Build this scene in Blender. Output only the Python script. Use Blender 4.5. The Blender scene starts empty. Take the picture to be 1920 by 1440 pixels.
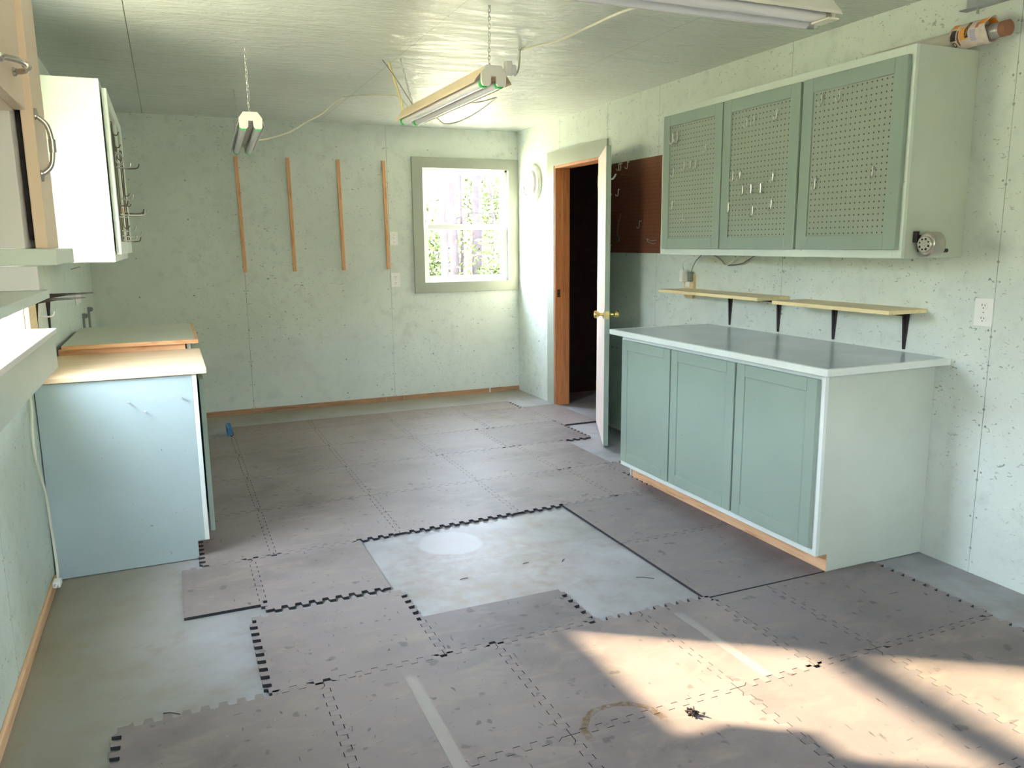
import bpy, math, random
from mathutils import Vector, Matrix
random.seed(7)
SC = bpy.context.scene
COL = SC.collection
W, D, H = 3.636, 6.98, 2.44            # room: x 0..W, far wall at y = D, ceiling at z = H
YN = -1.2                              # near wall

# ------------------------------------------------------------------ materials
def srgb(r, g, b):
    f = lambda c: (c / 255 / 12.92) if c <= 10 else ((c / 255 + 0.055) / 1.055) ** 2.4
    return (f(r), f(g), f(b), 1.0)

class NT:
    def __init__(s, name):
        s.m = bpy.data.materials.new(name); s.m.use_nodes = True
        s.t = s.m.node_tree; s.t.nodes.clear()
        s.out = s.n('ShaderNodeOutputMaterial')
    def n(s, t, **k):
        nd = s.t.nodes.new(t)
        for a, v in k.items(): setattr(nd, a, v)
        return nd
    def l(s, a, b): s.t.links.new(a, b)
    def val(s, sock, v):
        if isinstance(v, (int, float)): sock.default_value = v
        elif isinstance(v, (tuple, list)): sock.default_value = v
        else: s.l(v, sock)
    def math(s, op, a, b=0.0, c=None):
        nd = s.n('ShaderNodeMath', operation=op)
        s.val(nd.inputs[0], a); s.val(nd.inputs[1], b)
        if c is not None: s.val(nd.inputs[2], c)
        return nd.outputs[0]
    def pos(s): return s.n('ShaderNodeNewGeometry').outputs['Position']
    def objc(s): return s.n('ShaderNodeTexCoord').outputs['Object']
    def scaled(s, vec, sc, loc=(0, 0, 0)):
        mp = s.n('ShaderNodeMapping'); s.l(vec, mp.inputs[0])
        mp.inputs['Scale'].default_value = sc; mp.inputs['Location'].default_value = loc
        return mp.outputs[0]
    def noise(s, vec, scale, detail=3.0, rough=0.55, dist=0.0):
        nd = s.n('ShaderNodeTexNoise'); s.l(vec, nd.inputs['Vector'])
        nd.inputs['Scale'].default_value = scale; nd.inputs['Detail'].default_value = detail
        nd.inputs['Roughness'].default_value = rough; nd.inputs['Distortion'].default_value = dist
        return nd.outputs[0]
    def ramp(s, fac, stops):
        nd = s.n('ShaderNodeValToRGB'); s.l(fac, nd.inputs[0])
        e = nd.color_ramp.elements
        while len(e) < len(stops): e.new(0.5)
        for i, (p, c) in enumerate(stops):
            e[i].position = p; e[i].color = c if len(c) == 4 else (*c, 1)
        return nd.outputs[0]
    def mix(s, fac, a, b, blend='MIX'):
        nd = s.n('ShaderNodeMix', data_type='RGBA', blend_type=blend)
        s.val(nd.inputs[0], fac); s.val(nd.inputs[6], a); s.val(nd.inputs[7], b)
        return nd.outputs[2]
    def step(s, x, lo, hi):
        nd = s.n('ShaderNodeMapRange'); s.val(nd.inputs[0], x)
        nd.inputs[1].default_value = lo; nd.inputs[2].default_value = hi
        return nd.outputs[0]
    def bump(s, h, strength, dist=0.01):
        nd = s.n('ShaderNodeBump'); s.val(nd.inputs['Height'], h)
        nd.inputs['Strength'].default_value = strength; nd.inputs['Distance'].default_value = dist
        return nd.outputs[0]
    def done(s, col, rough=0.5, normal=None, metal=0.0, spec=0.5, coat=0.0):
        p = s.n('ShaderNodeBsdfPrincipled')
        s.val(p.inputs['Base Color'], col); s.val(p.inputs['Roughness'], rough)
        p.inputs['Metallic'].default_value = metal
        p.inputs['Specular IOR Level'].default_value = spec
        if coat: p.inputs['Coat Weight'].default_value = coat; p.inputs['Coat Roughness'].default_value = 0.15
        if normal is not None: s.l(normal, p.inputs['Normal'])
        s.l(p.outputs[0], s.out.inputs[0])
        return s.m

G = lambda v: (v, v, v, 1)

def m_plain(name, c, rough=0.5, metal=0.0, var=0.06, scale=9.0, spec=0.5):
    t = NT(name); v = t.noise(t.objc(), scale, 4)
    a = tuple(x * (1 - var) for x in c[:3]) + (1,); b = tuple(min(1, x * (1 + var)) for x in c[:3]) + (1,)
    return t.done(t.ramp(v, [(0.3, a), (0.7, b)]), rough, None, metal, spec)

def m_paint(name, c, rough=0.45, bumps=0.08, specks=True):
    """brushed paint on board: slight blotches, small dings"""
    t = NT(name); p = t.pos()
    v = t.noise(p, 2.6, 4)
    col = t.ramp(v, [(0.3, tuple(x * .93 for x in c[:3])), (0.7, tuple(min(1, x * 1.04) for x in c[:3]))])
    if specks:
        sp = t.noise(p, 55, 2)
        col = t.mix(t.step(sp, 0.74, 0.78), col, tuple(x * .55 for x in c[:3]) + (1,))
    return t.done(col, rough, t.bump(t.noise(p, 60, 3), bumps, 0.004))

def m_wall(name, c, axis, seams, stud0):
    """painted particle board: flecks, panel seams with nail heads, nail heads on the studs"""
    t = NT(name); p = t.pos()
    sx = t.n('ShaderNodeSeparateXYZ'); t.l(p, sx.inputs[0])
    u = sx.outputs[axis]; z = sx.outputs[2]
    v = t.noise(p, 1.7, 5)
    col = t.ramp(v, [(0.28, tuple(x * .90 for x in c[:3])), (0.72, tuple(min(1, x * 1.05) for x in c[:3]))])
    v2 = t.noise(p, 11, 4)
    col = t.mix(t.step(v2, 0.52, 0.74), col, tuple(x * .86 for x in c[:3]) + (1,))
    fl = t.noise(t.scaled(p, (1, 1, 1.6)), 42, 2, 0.5, 1.2)
    dens = t.step(t.noise(p, 1.1, 2), 0.30, 0.62)
    col = t.mix(t.math('MULTIPLY', t.step(fl, 0.65, 0.72), dens), col, tuple(x * .34 for x in c[:3]) + (1,))
    fl2 = t.noise(p, 120, 2)
    col = t.mix(t.math('MULTIPLY', t.step(fl2, 0.70, 0.76), 0.55), col, tuple(x * .55 for x in c[:3]) + (1,))
    # nail heads
    def near(coord, base, pitch):
        a = t.math('SUBTRACT', coord, base - pitch / 2)
        a = t.math('FLOORED_MODULO', a, pitch)
        return t.math('SUBTRACT', a, pitch / 2)
    du = near(u, stud0, 0.406); dz = near(z, 0.11, 0.305)
    r2 = t.math('ADD', t.math('MULTIPLY', du, du), t.math('MULTIPLY', dz, dz))
    gate = t.step(t.noise(t.scaled(p, (3, 3, 3)), 1.5, 1), 0.44, 0.46)
    dots = t.math('MULTIPLY', t.math('LESS_THAN', r2, 0.006 ** 2), gate)
    line = None; extra = None
    for sm in seams:
        d = t.math('ABSOLUTE', t.math('SUBTRACT', u, sm))
        ln = t.math('LESS_THAN', d, 0.0016)
        line = ln if line is None else t.math('MAXIMUM', line, ln)
        dd = t.math('SUBTRACT', d, 0.014)
        zz = near(z, 0.05, 0.2)
        e = t.math('LESS_THAN', t.math('ADD', t.math('MULTIPLY', dd, dd), t.math('MULTIPLY', zz, zz)), 0.0045 ** 2)
        extra = e if extra is None else t.math('MAXIMUM', extra, e)
    marks = t.math('MAXIMUM', dots, t.math('MAXIMUM', line, extra))
    col = t.mix(t.math('MULTIPLY', marks, t.math('ADD', 0.30, t.math('MULTIPLY', t.step(t.noise(p, 4.5, 2), 0.35, 0.65), 0.45))), col, (0.05, 0.06, 0.055, 1))
    h = t.math('ADD', t.noise(p, 35, 4), t.math('MULTIPLY', fl, 0.6))
    return t.done(col, 0.48, t.bump(h, 0.22, 0.004))

def m_ceiling(name, c):
    """glossy painted plywood with raised grain running along x"""
    t = NT(name); p = t.pos()
    g = t.noise(t.scaled(p, (1.0, 2.6, 1)), 4.5, 6, 0.66, 1.6)
    w = t.noise(p, 1.2, 3)
    col = t.ramp(w, [(0.3, tuple(x * .94 for x in c[:3])), (0.7, tuple(min(1, x * 1.03) for x in c[:3]))])
    fine = t.noise(t.scaled(p, (3, 16, 1)), 2.6, 5, 0.6, 0.6)
    col = t.mix(t.math('MULTIPLY', t.step(fine, 0.60, 0.75), 0.25), col, tuple(x * .75 for x in c[:3]) + (1,))
    sx = t.n('ShaderNodeSeparateXYZ'); t.l(p, sx.inputs[0])
    line = None
    for ax, v, lim in ((0, 0.466, None), (0, 1.81, None), (0, 2.90, None), (1, 4.05, None)):
        ln = t.math('LESS_THAN', t.math('ABSOLUTE', t.math('SUBTRACT', sx.outputs[ax], v)), 0.002)
        ln = t.math('MULTIPLY', ln, 0.8 if v == 0.466 else 0.35)
        line = ln if line is None else t.math('MAXIMUM', line, ln)
    col = t.mix(line, col, (0.05, 0.05, 0.04, 1))
    h = t.math('ADD', t.math('MULTIPLY', g, 1.0), t.math('MULTIPLY', fine, 0.35))
    return t.done(col, 0.19, t.bump(h, 1.0, 0.012), spec=0.8)

def m_wood(name, c, dark, axis=0, rough=0.5, stretch=14, scale=5.0, knots=False):
    t = NT(name); p = t.objc()
    sc = [stretch] * 3; sc[axis] = 1.0
    g = t.noise(t.scaled(p, tuple(sc)), scale, 5, 0.6, 0.8)
    col = t.ramp(g, [(0.32, dark), (0.5, c), (0.75, tuple(min(1, x * 1.08) for x in c[:3]))])
    if knots:
        k = t.noise(p, 7, 1)
        col = t.mix(t.step(k, 0.74, 0.80), col, tuple(x * .35 for x in dark[:3]) + (1,))
    return t.done(col, rough, t.bump(g, 0.05, 0.003))

def m_mat(name, c, dark, dust):
    """worn foam mat top: scuffs, stains, dents, pale dust toward the far corner of the room"""
    t = NT(name); p = t.pos()
    a = t.noise(p, 1.4, 5, 0.6); b = t.noise(t.scaled(p, (1, 2.2, 1)), 5.5, 5, 0.65, 0.6)
    col = t.ramp(a, [(0.30, dark), (0.52, c), (0.75, tuple(min(1, x * 1.14) for x in c[:3]))])
    col = t.mix(t.math('MULTIPLY', t.step(b, 0.50, 0.74), 0.65), col, dust)
    st = t.noise(p, 16, 2, 0.5)
    col = t.mix(t.math('MULTIPLY', t.step(st, 0.675, 0.71), 0.45), col, tuple(x * .42 for x in dark[:3]) + (1,))
    sc = t.noise(t.scaled(p, (9, 46, 1)), 1.6, 3, 0.5, 0.4)
    col = t.mix(t.math('MULTIPLY', t.step(sc, 0.70, 0.74), t.step(a, 0.40, 0.60)), col, tuple(x * .45 for x in dark[:3]) + (1,))
    sc2 = t.noise(t.scaled(p, (30, 8, 1)), 1.9, 3, 0.5, 0.5)
    col = t.mix(t.math('MULTIPLY', t.step(sc2, 0.69, 0.73), 0.8), col, tuple(x * .40 for x in dark[:3]) + (1,))
    fp = t.noise(p, 23, 1, 0.4, 0.3)
    col = t.mix(t.math('MULTIPLY', t.step(fp, 0.72, 0.75), t.math('MULTIPLY', t.step(t.noise(p, 2.2, 1), 0.50, 0.58), 0.6)), col, tuple(x * .5 for x in dark[:3]) + (1,))
    gs = t.noise(p, 330, 2)
    col = t.mix(t.math('MULTIPLY', t.step(gs, 0.60, 0.80), 0.35), col, tuple(x * .55 for x in dark[:3]) + (1,))
    sy = t.n('ShaderNodeSeparateXYZ'); t.l(p, sy.inputs[0])
    dx = t.math('SUBTRACT', sy.outputs[0], 1.69); dy = t.math('SUBTRACT', sy.outputs[1], 1.80)
    rr = t.math('ADD', t.math('SQRT', t.math('ADD', t.math('MULTIPLY', dx, dx), t.math('MULTIPLY', dy, dy))), t.math('MULTIPLY', t.math('SUBTRACT', b, 0.5), 0.05))
    ring = t.math('MULTIPLY', t.math('LESS_THAN', t.math('ABSOLUTE', t.math('SUBTRACT', rr, 0.128)), 0.011), t.step(t.math('ADD', dy, t.math('MULTIPLY', st, .1)), 0.02, 0.09))
    col = t.mix(t.math('MULTIPLY', ring, t.step(t.noise(p, 60, 2), 0.30, 0.60)), col, srgb(104, 84, 62))
    ch = t.noise(p, 140, 1)
    col = t.mix(t.step(ch, 0.80, 0.83), col, (0.5, 0.46, 0.40, 1))
    sx = t.n('ShaderNodeSeparateXYZ'); t.l(p, sx.inputs[0])
    far = t.math('MULTIPLY', t.step(t.math('SUBTRACT', sx.outputs[1], t.math('MULTIPLY', sx.outputs[0], 0.45)), 3.9, 6.2), t.step(b, 0.30, 0.62))
    col = t.mix(t.math('MULTIPLY', far, 0.75), col, srgb(122, 111, 86))
    return t.done(col, 0.52, t.bump(t.math('ADD', b, t.math('MULTIPLY', st, 0.6)), 0.16, 0.004), spec=0.22)

def m_concrete(name):
    t = NT(name); p = t.pos()
    a = t.noise(p, 1.9, 6, 0.65); b = t.noise(p, 60, 3)
    col = t.ramp(a, [(0.30, srgb(124, 119, 116)), (0.5, srgb(147, 146, 150)), (0.72, srgb(160, 159, 165))])
    col = t.mix(t.math('MULTIPLY', t.step(b, 0.60, 0.80), 0.4), col, srgb(160, 160, 148))
    d = t.noise(p, 7, 4)
    col = t.mix(t.math('MULTIPLY', t.step(d, 0.56, 0.72), 0.5), col, srgb(126, 112, 96))
    # a pale round mark where a bucket stood, in the bare square
    sx = t.n('ShaderNodeSeparateXYZ'); t.l(p, sx.inputs[0])
    def disc(cx, cy, r, soft):
        dx = t.math('SUBTRACT', sx.outputs[0], cx); dy = t.math('SUBTRACT', sx.outputs[1], cy)
        rr = t.math('SQRT', t.math('ADD', t.math('MULTIPLY', dx, dx), t.math('MULTIPLY', dy, dy)))
        rr = t.math('ADD', rr, t.math('MULTIPLY', t.math('SUBTRACT', d, 0.5), 0.05))
        nd = t.n('ShaderNodeMapRange'); t.l(rr, nd.inputs[0])
        nd.inputs[1].default_value = r; nd.inputs[2].default_value = r + soft
        nd.inputs[3].default_value = 1; nd.inputs[4].default_value = 0
        return nd.outputs[0]
    col = t.mix(t.math('MULTIPLY', disc(1.74, 3.12, 0.34, 0.16), t.math('ADD', .2, t.math('MULTIPLY', t.step(t.noise(p, 18, 4), .42, .66), .5))), col, srgb(134, 118, 108))
    col = t.mix(t.math('MULTIPLY', disc(1.70, 3.44, 0.14, 0.02), 0.75), col, srgb(160, 160, 166))
    # sawdust against the walls and the far corner
    edge = t.math('MINIMUM', sx.outputs[0], t.math('SUBTRACT', D + 0.05, sx.outputs[1]))
    e = t.n('ShaderNodeMapRange'); t.l(t.math('ADD', edge, t.math('MULTIPLY', a, 0.5)), e.inputs[0])
    e.inputs[1].default_value = 0.30; e.inputs[2].default_value = 0.95; e.inputs[3].default_value = 0.75; e.inputs[4].default_value = 0
    col = t.mix(e.outputs[0], col, srgb(142, 134, 110))
    return t.done(col, 0.46, t.bump(t.math('ADD', a, t.math('MULTIPLY', b, .3)), 0.12, 0.004), spec=0.25)

def m_peg(name, c, hole, u0, v0, ax, pitch=0.0254, rad=0.0034):
    """pegboard: a square grid of small holes (ax = horizontal axis index)"""
    t = NT(name); p = t.pos()
    sx = t.n('ShaderNodeSeparateXYZ'); t.l(p, sx.inputs[0])
    def nr(coord, base):
        a = t.math('FLOORED_MODULO', t.math('SUBTRACT', coord, base - pitch / 2), pitch)
        return t.math('SUBTRACT', a, pitch / 2)
    du = nr(sx.outputs[ax], u0); dv = nr(sx.outputs[2], v0)
    r2 = t.math('ADD', t.math('MULTIPLY', du, du), t.math('MULTIPLY', dv, dv))
    m = t.math('LESS_THAN', r2, rad * rad)
    v = t.noise(p, 3, 4)
    col = t.ramp(v, [(0.3, tuple(x * .93 for x in c[:3])), (0.7, tuple(min(1, x * 1.05) for x in c[:3]))])
    return t.done(t.mix(m, col, hole), 0.5)

def m_glass(name):
    t = NT(name)
    a = t.n('ShaderNodeBsdfTransparent'); a.inputs[0].default_value = (0.96, 0.98, 0.97, 1)
    b = t.n('ShaderNodeBsdfGlossy'); b.inputs['Roughness'].default_value = 0.02
    f = t.n('ShaderNodeLayerWeight'); f.inputs[0].default_value = 0.5
    fr = t.math('ADD', t.math('MULTIPLY', t.math('POWER', f.outputs['Facing'], 5), 0.8), 0.035)
    mx = t.n('ShaderNodeMixShader'); t.l(fr, mx.inputs[0]); t.l(a.outputs[0], mx.inputs[1]); t.l(b.outputs[0], mx.inputs[2])
    t.l(mx.outputs[0], t.out.inputs[0])
    return t.m

MINT = srgb(216, 224, 217)
M = {}
M['wall_back'] = m_wall('mint_board_back', MINT, 0, [1.14, 2.385], 1.14)
M['wall_right'] = m_wall('mint_board_right', MINT, 1, [2.175, 3.405, 4.63, 5.31, 6.10], 2.175)
M['wall_left'] = m_wall('mint_board_left', srgb(210, 221, 211), 1, [1.60, 2.82, 4.04, 5.26], 1.60)
M['ceiling'] = m_ceiling('mint_ceiling', srgb(210, 215, 210))
M['mint'] = m_paint('mint_paint', srgb(215, 225, 216), 0.38)
M['mint_side'] = m_paint('mint_paint_side', srgb(201, 209, 197), 0.42)
M['mint_blue_lit'] = m_paint('mint_blue_lit_paint', srgb(168, 184, 186), 0.42)  # mint shifted bluer: bluish window light put into the colour
M['pale_mint'] = m_paint('pale_mint_paint', srgb(224, 231, 226), 0.34)
M['sage'] = m_paint('sage_paint', srgb(148, 165, 153), 0.34, 0.05)
M['sage_trim'] = m_paint('sage_trim_paint', srgb(166, 171, 158), 0.40, 0.06)
M['white'] = m_plain('white_melamine', srgb(226, 224, 226), 0.35, 0, 0.02)
M['cream'] = m_plain('warm_lit_melamine', srgb(234, 208, 184), 0.35, 0, 0.02)  # white melamine with the peach tint of warm light put into its colour
M['dialface'] = m_plain('clock_dial', srgb(206, 208, 212), 0.3, 0, 0.02)
M['plastic'] = m_plain('white_plastic', srgb(238, 238, 236), 0.32, 0, 0.01)
M['vinyl'] = m_plain('white_vinyl', srgb(236, 236, 238), 0.35, 0, 0.01)
M['cord'] = m_plain('off_white_cord', srgb(226, 224, 206), 0.45, 0, 0.02)
M['greycord'] = m_plain('grey_cord', srgb(128, 134, 128), 0.5, 0, 0.02)
M['strap'] = m_plain('yellowed_strap', srgb(218, 204, 150), 0.6, 0, 0.04)
M['steel'] = m_plain('zinc_steel', srgb(176, 178, 176), 0.35, 0.9, 0.06)
M['rail'] = m_plain('galvanised_steel', srgb(168, 172, 178), 0.42, 0.6, 0.06)
M['wire'] = m_plain('zinc_wire', srgb(200, 202, 196), 0.30, 0.7, 0.03)
M['darkwire'] = m_plain('dull_wire', srgb(112, 108, 96), 0.4, 0.7, 0.05)
M['brass'] = m_plain('polished_brass', srgb(222, 200, 130), 0.22, 0.9, 0.04)
M['nickel'] = m_plain('nickel_pull', srgb(196, 188, 178), 0.25, 0.9, 0.04)
M['iron'] = m_plain('brown_iron', srgb(58, 48, 50), 0.45, 0.3, 0.15)
M['black'] = m_plain('gap_black', srgb(24, 24, 25), 0.7, 0, 0.2)
M['dark'] = m_plain('dark_gap', srgb(20, 20, 18), 0.8, 0, 0.1)
M['pine'] = m_wood('pine_board', srgb(224, 170, 120), srgb(196, 134, 84), 2, 0.5, 12, 4, True)
M['pine_x'] = m_wood('pine_board_along', srgb(226, 176, 128), srgb(200, 142, 94), 0, 0.5, 12, 4, True)
M['pine_y'] = m_wood('pine_board_deep', srgb(228, 184, 144), srgb(206, 152, 108), 1, 0.5, 12, 4, True)
M['sillwood'] = m_wood('dull_sill_plate', srgb(172, 132, 98), srgb(140, 104, 76), 0, 0.6, 12, 4, True)
M['jamb'] = m_wood('bare_jamb_wood', srgb(206, 140, 92), srgb(178, 108, 64), 2, 0.5, 16, 4)
M['ply'] = m_wood('blond_board', srgb(232, 212, 176), srgb(218, 192, 150), 1, 0.42, 10, 3)
M['maple'] = m_wood('pale_top_board', srgb(232, 206, 172), srgb(222, 188, 150), 0, 0.32, 10, 2.5)
M['birch'] = m_wood('blond_shelf_board', srgb(222, 200, 160), srgb(208, 182, 138), 1, 0.45, 10, 3)
M['shelfedge'] = m_wood('blond_shelf_edge', srgb(236, 216, 168), srgb(226, 200, 148), 1, 0.45, 10, 3)
M['laminate'] = m_plain('grey_laminate', srgb(176, 186, 194), 0.22, 0, 0.08, 3)
M['greytop'] = m_plain('grey_hardboard', srgb(206, 206, 188), 0.35, 0, 0.05, 3)
M['primer'] = m_plain('pinkish_primer', srgb(232, 214, 206), 0.45, 0, 0.02)
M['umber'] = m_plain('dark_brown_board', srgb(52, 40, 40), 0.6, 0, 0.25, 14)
M['concrete'] = m_concrete('painted_concrete')
M['matA'] = m_mat('foam_top', srgb(131, 121, 122), srgb(110, 101, 101), srgb(148, 136, 126))
M['matB'] = m_mat('foam_top_dull', srgb(120, 112, 114), srgb(102, 95, 96), srgb(136, 126, 119))
M['matC'] = m_mat('foam_top_brown', srgb(129, 119, 118), srgb(109, 100, 97), srgb(146, 134, 123))
M['foam'] = m_plain('black_foam_edge', srgb(42, 42, 45), 0.75, 0, 0.25, 60)
M['bluefoam'] = m_plain('blue_foam', srgb(70, 120, 165), 0.6, 0, 0.1)
M['glass'] = m_glass('window_glass')
M['tube'] = m_plain('lamp_glass', srgb(226, 226, 232), 0.18, 0, 0.01)
M['enamel'] = m_plain('white_enamel', srgb(240, 236, 230), 0.32, 0, 0.01)
M['cream_enamel'] = m_plain('warm_enamel', srgb(246, 222, 190), 0.34, 0, 0.02)  # warmer cream tone for the reflector of one fixture
M['green'] = m_plain('green_plastic', srgb(60, 200, 110), 0.4, 0, 0.05)
M['castmetal'] = m_plain('worn_chrome', srgb(186, 182, 172), 0.28, 0.85, 0.12, 20)
M['tape'] = m_plain('clear_tape', srgb(146, 138, 138), 0.25, 0, 0.04)
M['bark'] = m_plain('tree_bark', srgb(62, 56, 58), 0.95, 0, 0.3, 4, 0.0)
M['leaf'] = m_plain('pale_leaf', srgb(66, 74, 44), 0.9, 0, 0.35, 3, 0.0)
M['soil'] = m_plain('leaf_litter', srgb(200, 186, 146), 0.95, 0, 0.25, 0.6)
M['blocking_slope'] = m_plain('sky_blocking_slope', srgb(172, 162, 128), 0.95, 0, 0.35, 0.8)
M['siding'] = m_plain('outer_siding', srgb(150, 150, 140), 0.8, 0, 0.1)
M['copper'] = m_plain('brown_tube_end', srgb(150, 100, 74), 0.5, 0.1, 0.15)
M['foil'] = m_plain('silver_foil', srgb(186, 180, 178), 0.3, 0.6, 0.12, 40)
M['clear'] = m_plain('frosted_film', srgb(206, 200, 190), 0.3, 0, 0.06, 20)
PEGHOLE = srgb(52, 58, 50)

# ------------------------------------------------------------------ mesh builder
class MB:
    def __init__(s): s.v = []; s.f = []; s.m = []
    def add(s, vs, fs, mi=0):
        o = len(s.v); s.v += [tuple(p) for p in vs]
        s.f += [tuple(i + o for i in f) for f in fs]; s.m += [mi] * len(fs); return s
    def box(s, x0, x1, y0, y1, z0, z1, mi=0, M4=None):
        vs = [Vector(p) for p in ((x0,y0,z0),(x1,y0,z0),(x1,y1,z0),(x0,y1,z0),(x0,y0,z1),(x1,y0,z1),(x1,y1,z1),(x0,y1,z1))]
        if M4: vs = [M4 @ p for p in vs]
        return s.add(vs, [(0,3,2,1),(4,5,6,7),(0,1,5,4),(1,2,6,5),(2,3,7,6),(3,0,4,7)], mi)
    def prism(s, poly, ax, a0, a1, mi=0, mi_side=None, M4=None):
        """poly: 2D points on the other two axes (in axis order), extruded along ax"""
        n = len(poly)
        def P(q, a):
            l = list(q); l.insert(ax, a); v = Vector(l); return M4 @ v if M4 else v
        vs = [P(q, a0) for q in poly] + [P(q, a1) for q in poly]
        s.add(vs, [tuple(range(n))[::-1], tuple(range(n, 2 * n))], mi)
        o = len(s.v) - 2 * n; ms = mi if mi_side is None else mi_side
        for i in range(n):
            j = (i + 1) % n
            s.f.append((o + i, o + j, o + n + j, o + n + i)); s.m.append(ms)
        return s
    def tube(s, pts, r, n=8, mi=0, closed=False):
        pts = [Vector(p) for p in pts]; k = len(pts)
        rr = r if isinstance(r, (list, tuple)) else [r] * k
        up = None; rings = []
        for i, p in enumerate(pts):
            a = pts[i - 1] if (i > 0 or closed) else p; b = pts[(i + 1) % k] if (i < k - 1 or closed) else p
            d = (b - a); d = d.normalized() if d.length > 1e-9 else Vector((0, 0, 1))
            if up is None:
                up = Vector((0, 0, 1)) if abs(d.z) < 0.9 else Vector((1, 0, 0))
            x = d.cross(up); x = x.normalized() if x.length > 1e-6 else d.orthogonal().normalized()
            y = x.cross(d).normalized(); up = y
            rings.append([p + (x * math.cos(2 * math.pi * q / n) + y * math.sin(2 * math.pi * q / n)) * rr[i] for q in range(n)])
        vs = [q for ring in rings for q in ring]; fs = []
        for i in range(k if closed else k - 1):
            j = (i + 1) % k
            for q in range(n):
                q2 = (q + 1) % n
                fs.append((i * n + q, i * n + q2, j * n + q2, j * n + q))
        if not closed:
            fs.append(tuple(range(n))[::-1]); fs.append(tuple((k - 1) * n + q for q in range(n)))
        return s.add(vs, fs, mi)
    def lathe(s, prof, c, axis, n=24, mi=0):
        """prof: (radius, distance along axis); c: origin; axis: direction"""
        c = Vector(c); d = Vector(axis).normalized(); x = d.orthogonal().normalized(); y = d.cross(x)
        k = len(prof); vs = []
        for r, h in prof:
            for q in range(n):
                a = 2 * math.pi * q / n
                vs.append(c + d * h + (x * math.cos(a) + y * math.sin(a)) * max(r, 1e-5))
        fs = []
        for i in range(k - 1):
            for q in range(n):
                q2 = (q + 1) % n
                fs.append((i * n + q, i * n + q2, (i + 1) * n + q2, (i + 1) * n + q))
        fs.append(tuple(range(n))[::-1]); fs.append(tuple((k - 1) * n + q for q in range(n)))
        return s.add(vs, fs, mi)
    def build(s, name, mats, parent=None, bevel=0.0, smooth=False, origin=None):
        org = ORG[parent.name] if parent else Vector(origin if origin is not None else (0, 0, 0))
        me = bpy.data.meshes.new(name)
        me.from_pydata([tuple(Vector(p) - org) for p in s.v], [], s.f)
        for m in (mats if isinstance(mats, (list, tuple)) else [mats]): me.materials.append(m)
        for i, p in enumerate(me.polygons):
            p.material_index = s.m[i]; p.use_smooth = smooth
        me.update()
        import bmesh
        bm = bmesh.new(); bm.from_mesh(me); bmesh.ops.recalc_face_normals(bm, faces=bm.faces); bm.to_mesh(me); bm.free()
        o = bpy.data.objects.new(name, me); COL.objects.link(o)
        if parent: o.parent = parent
        else: o.location = org
        ORG[o.name] = org
        if bevel:
            b = o.modifiers.new('soft_edges', 'BEVEL'); b.width = bevel; b.segments = 2; b.limit_method = 'ANGLE'; b.angle_limit = math.radians(40)
        if smooth:
            try: me.set_sharp_from_angle(angle=math.radians(38))
            except Exception: pass
        return o
ORG = {}

def tag(o, label, cat, group=None):
    o['label'] = label; o['category'] = cat
    if group: o['group'] = group
    return o
def thing(name, loc, label, cat, group=None):
    o = bpy.data.objects.new(name, None); COL.objects.link(o); o.location = loc
    o.empty_display_size = 0.05; ORG[o.name] = Vector(loc)
    return tag(o, label, cat, group)
def struct(name, mb, mat, parent=None, **k):
    o = mb.build(name, mat, parent, **k)
    if parent is None: o['kind'] = 'structure'
    return o
def sempty(name, loc):
    o = bpy.data.objects.new(name, None); COL.objects.link(o); o.location = loc; ORG[o.name] = Vector(loc)
    o['kind'] = 'structure'; o.empty_display_size = 0.05
    return o
def smoothpath(pts, sub=6):
    """Catmull-Rom through pts"""
    P = [Vector(p) for p in pts]; out = []
    for i in range(len(P) - 1):
        a = P[max(i - 1, 0)]; b = P[i]; c = P[i + 1]; d = P[min(i + 2, len(P) - 1)]
        for k in range(sub):
            t = k / sub
            out.append(0.5 * ((2 * b) + (c - a) * t + (2 * a - 5 * b + 4 * c - d) * t * t + (-a + 3 * b - 3 * c + d) * t ** 3))
    out.append(P[-1]); return out

# ------------------------------------------------------------------ room shell
T = 0.12
WX0, WX1, WZ0, WZ1 = 2.70, 3.54, 1.073, 2.093          # far window opening
LY0, LY1, LZ0, LZ1 = 2.92, 3.735, 1.07, 2.09           # side window opening
DY0, DY1, DZ1 = 5.375, 6.18, 2.065                     # closet doorway in the right wall

struct('floor', MB().box(-T, W + 1.7, YN - T, D + T, -0.12, 0.0), M['concrete'])
struct('ceiling', MB().box(-T, W + 1.7, YN - T, D + T, H, H + 0.1), M['ceiling'])
b = MB()
b.box(-T, WX0, D, D + T, 0, H); b.box(WX1, W + T, D, D + T, 0, H)
b.box(WX0, WX1, D, D + T, 0, WZ0); b.box(WX0, WX1, D, D + T, WZ1, H)
struct('wall_back', b, M['wall_back'])
b = MB()
b.box(W, W + T, YN, DY0, 0, H); b.box(W, W + T, DY1, D, 0, H); b.box(W, W + T, DY0, DY1, DZ1, H)
struct('wall_right', b, M['wall_right'])
b = MB()
b.box(-T, 0, YN, LY0, 0, H); b.box(-T, 0, LY1, D, 0, H)
b.box(-T, 0, LY0, LY1, 0, LZ0); b.box(-T, 0, LY0, LY1, LZ1, H)
struct('wall_left', b, M['wall_left'])
b = MB()
b.box(-T, .95, YN - T, YN, 0, H); b.box(1.75, W + T, YN - T, YN, 0, H); b.box(.95, 1.75, YN - T, YN, 2.05, H); b.box(.95, 1.75, YN - T, YN, 0, 1.30)  # unseen opening added behind the camera, sized for its fill light
struct('wall_front', b, M['wall_left'])
b = MB()                                               # closet behind the doorway
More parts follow.
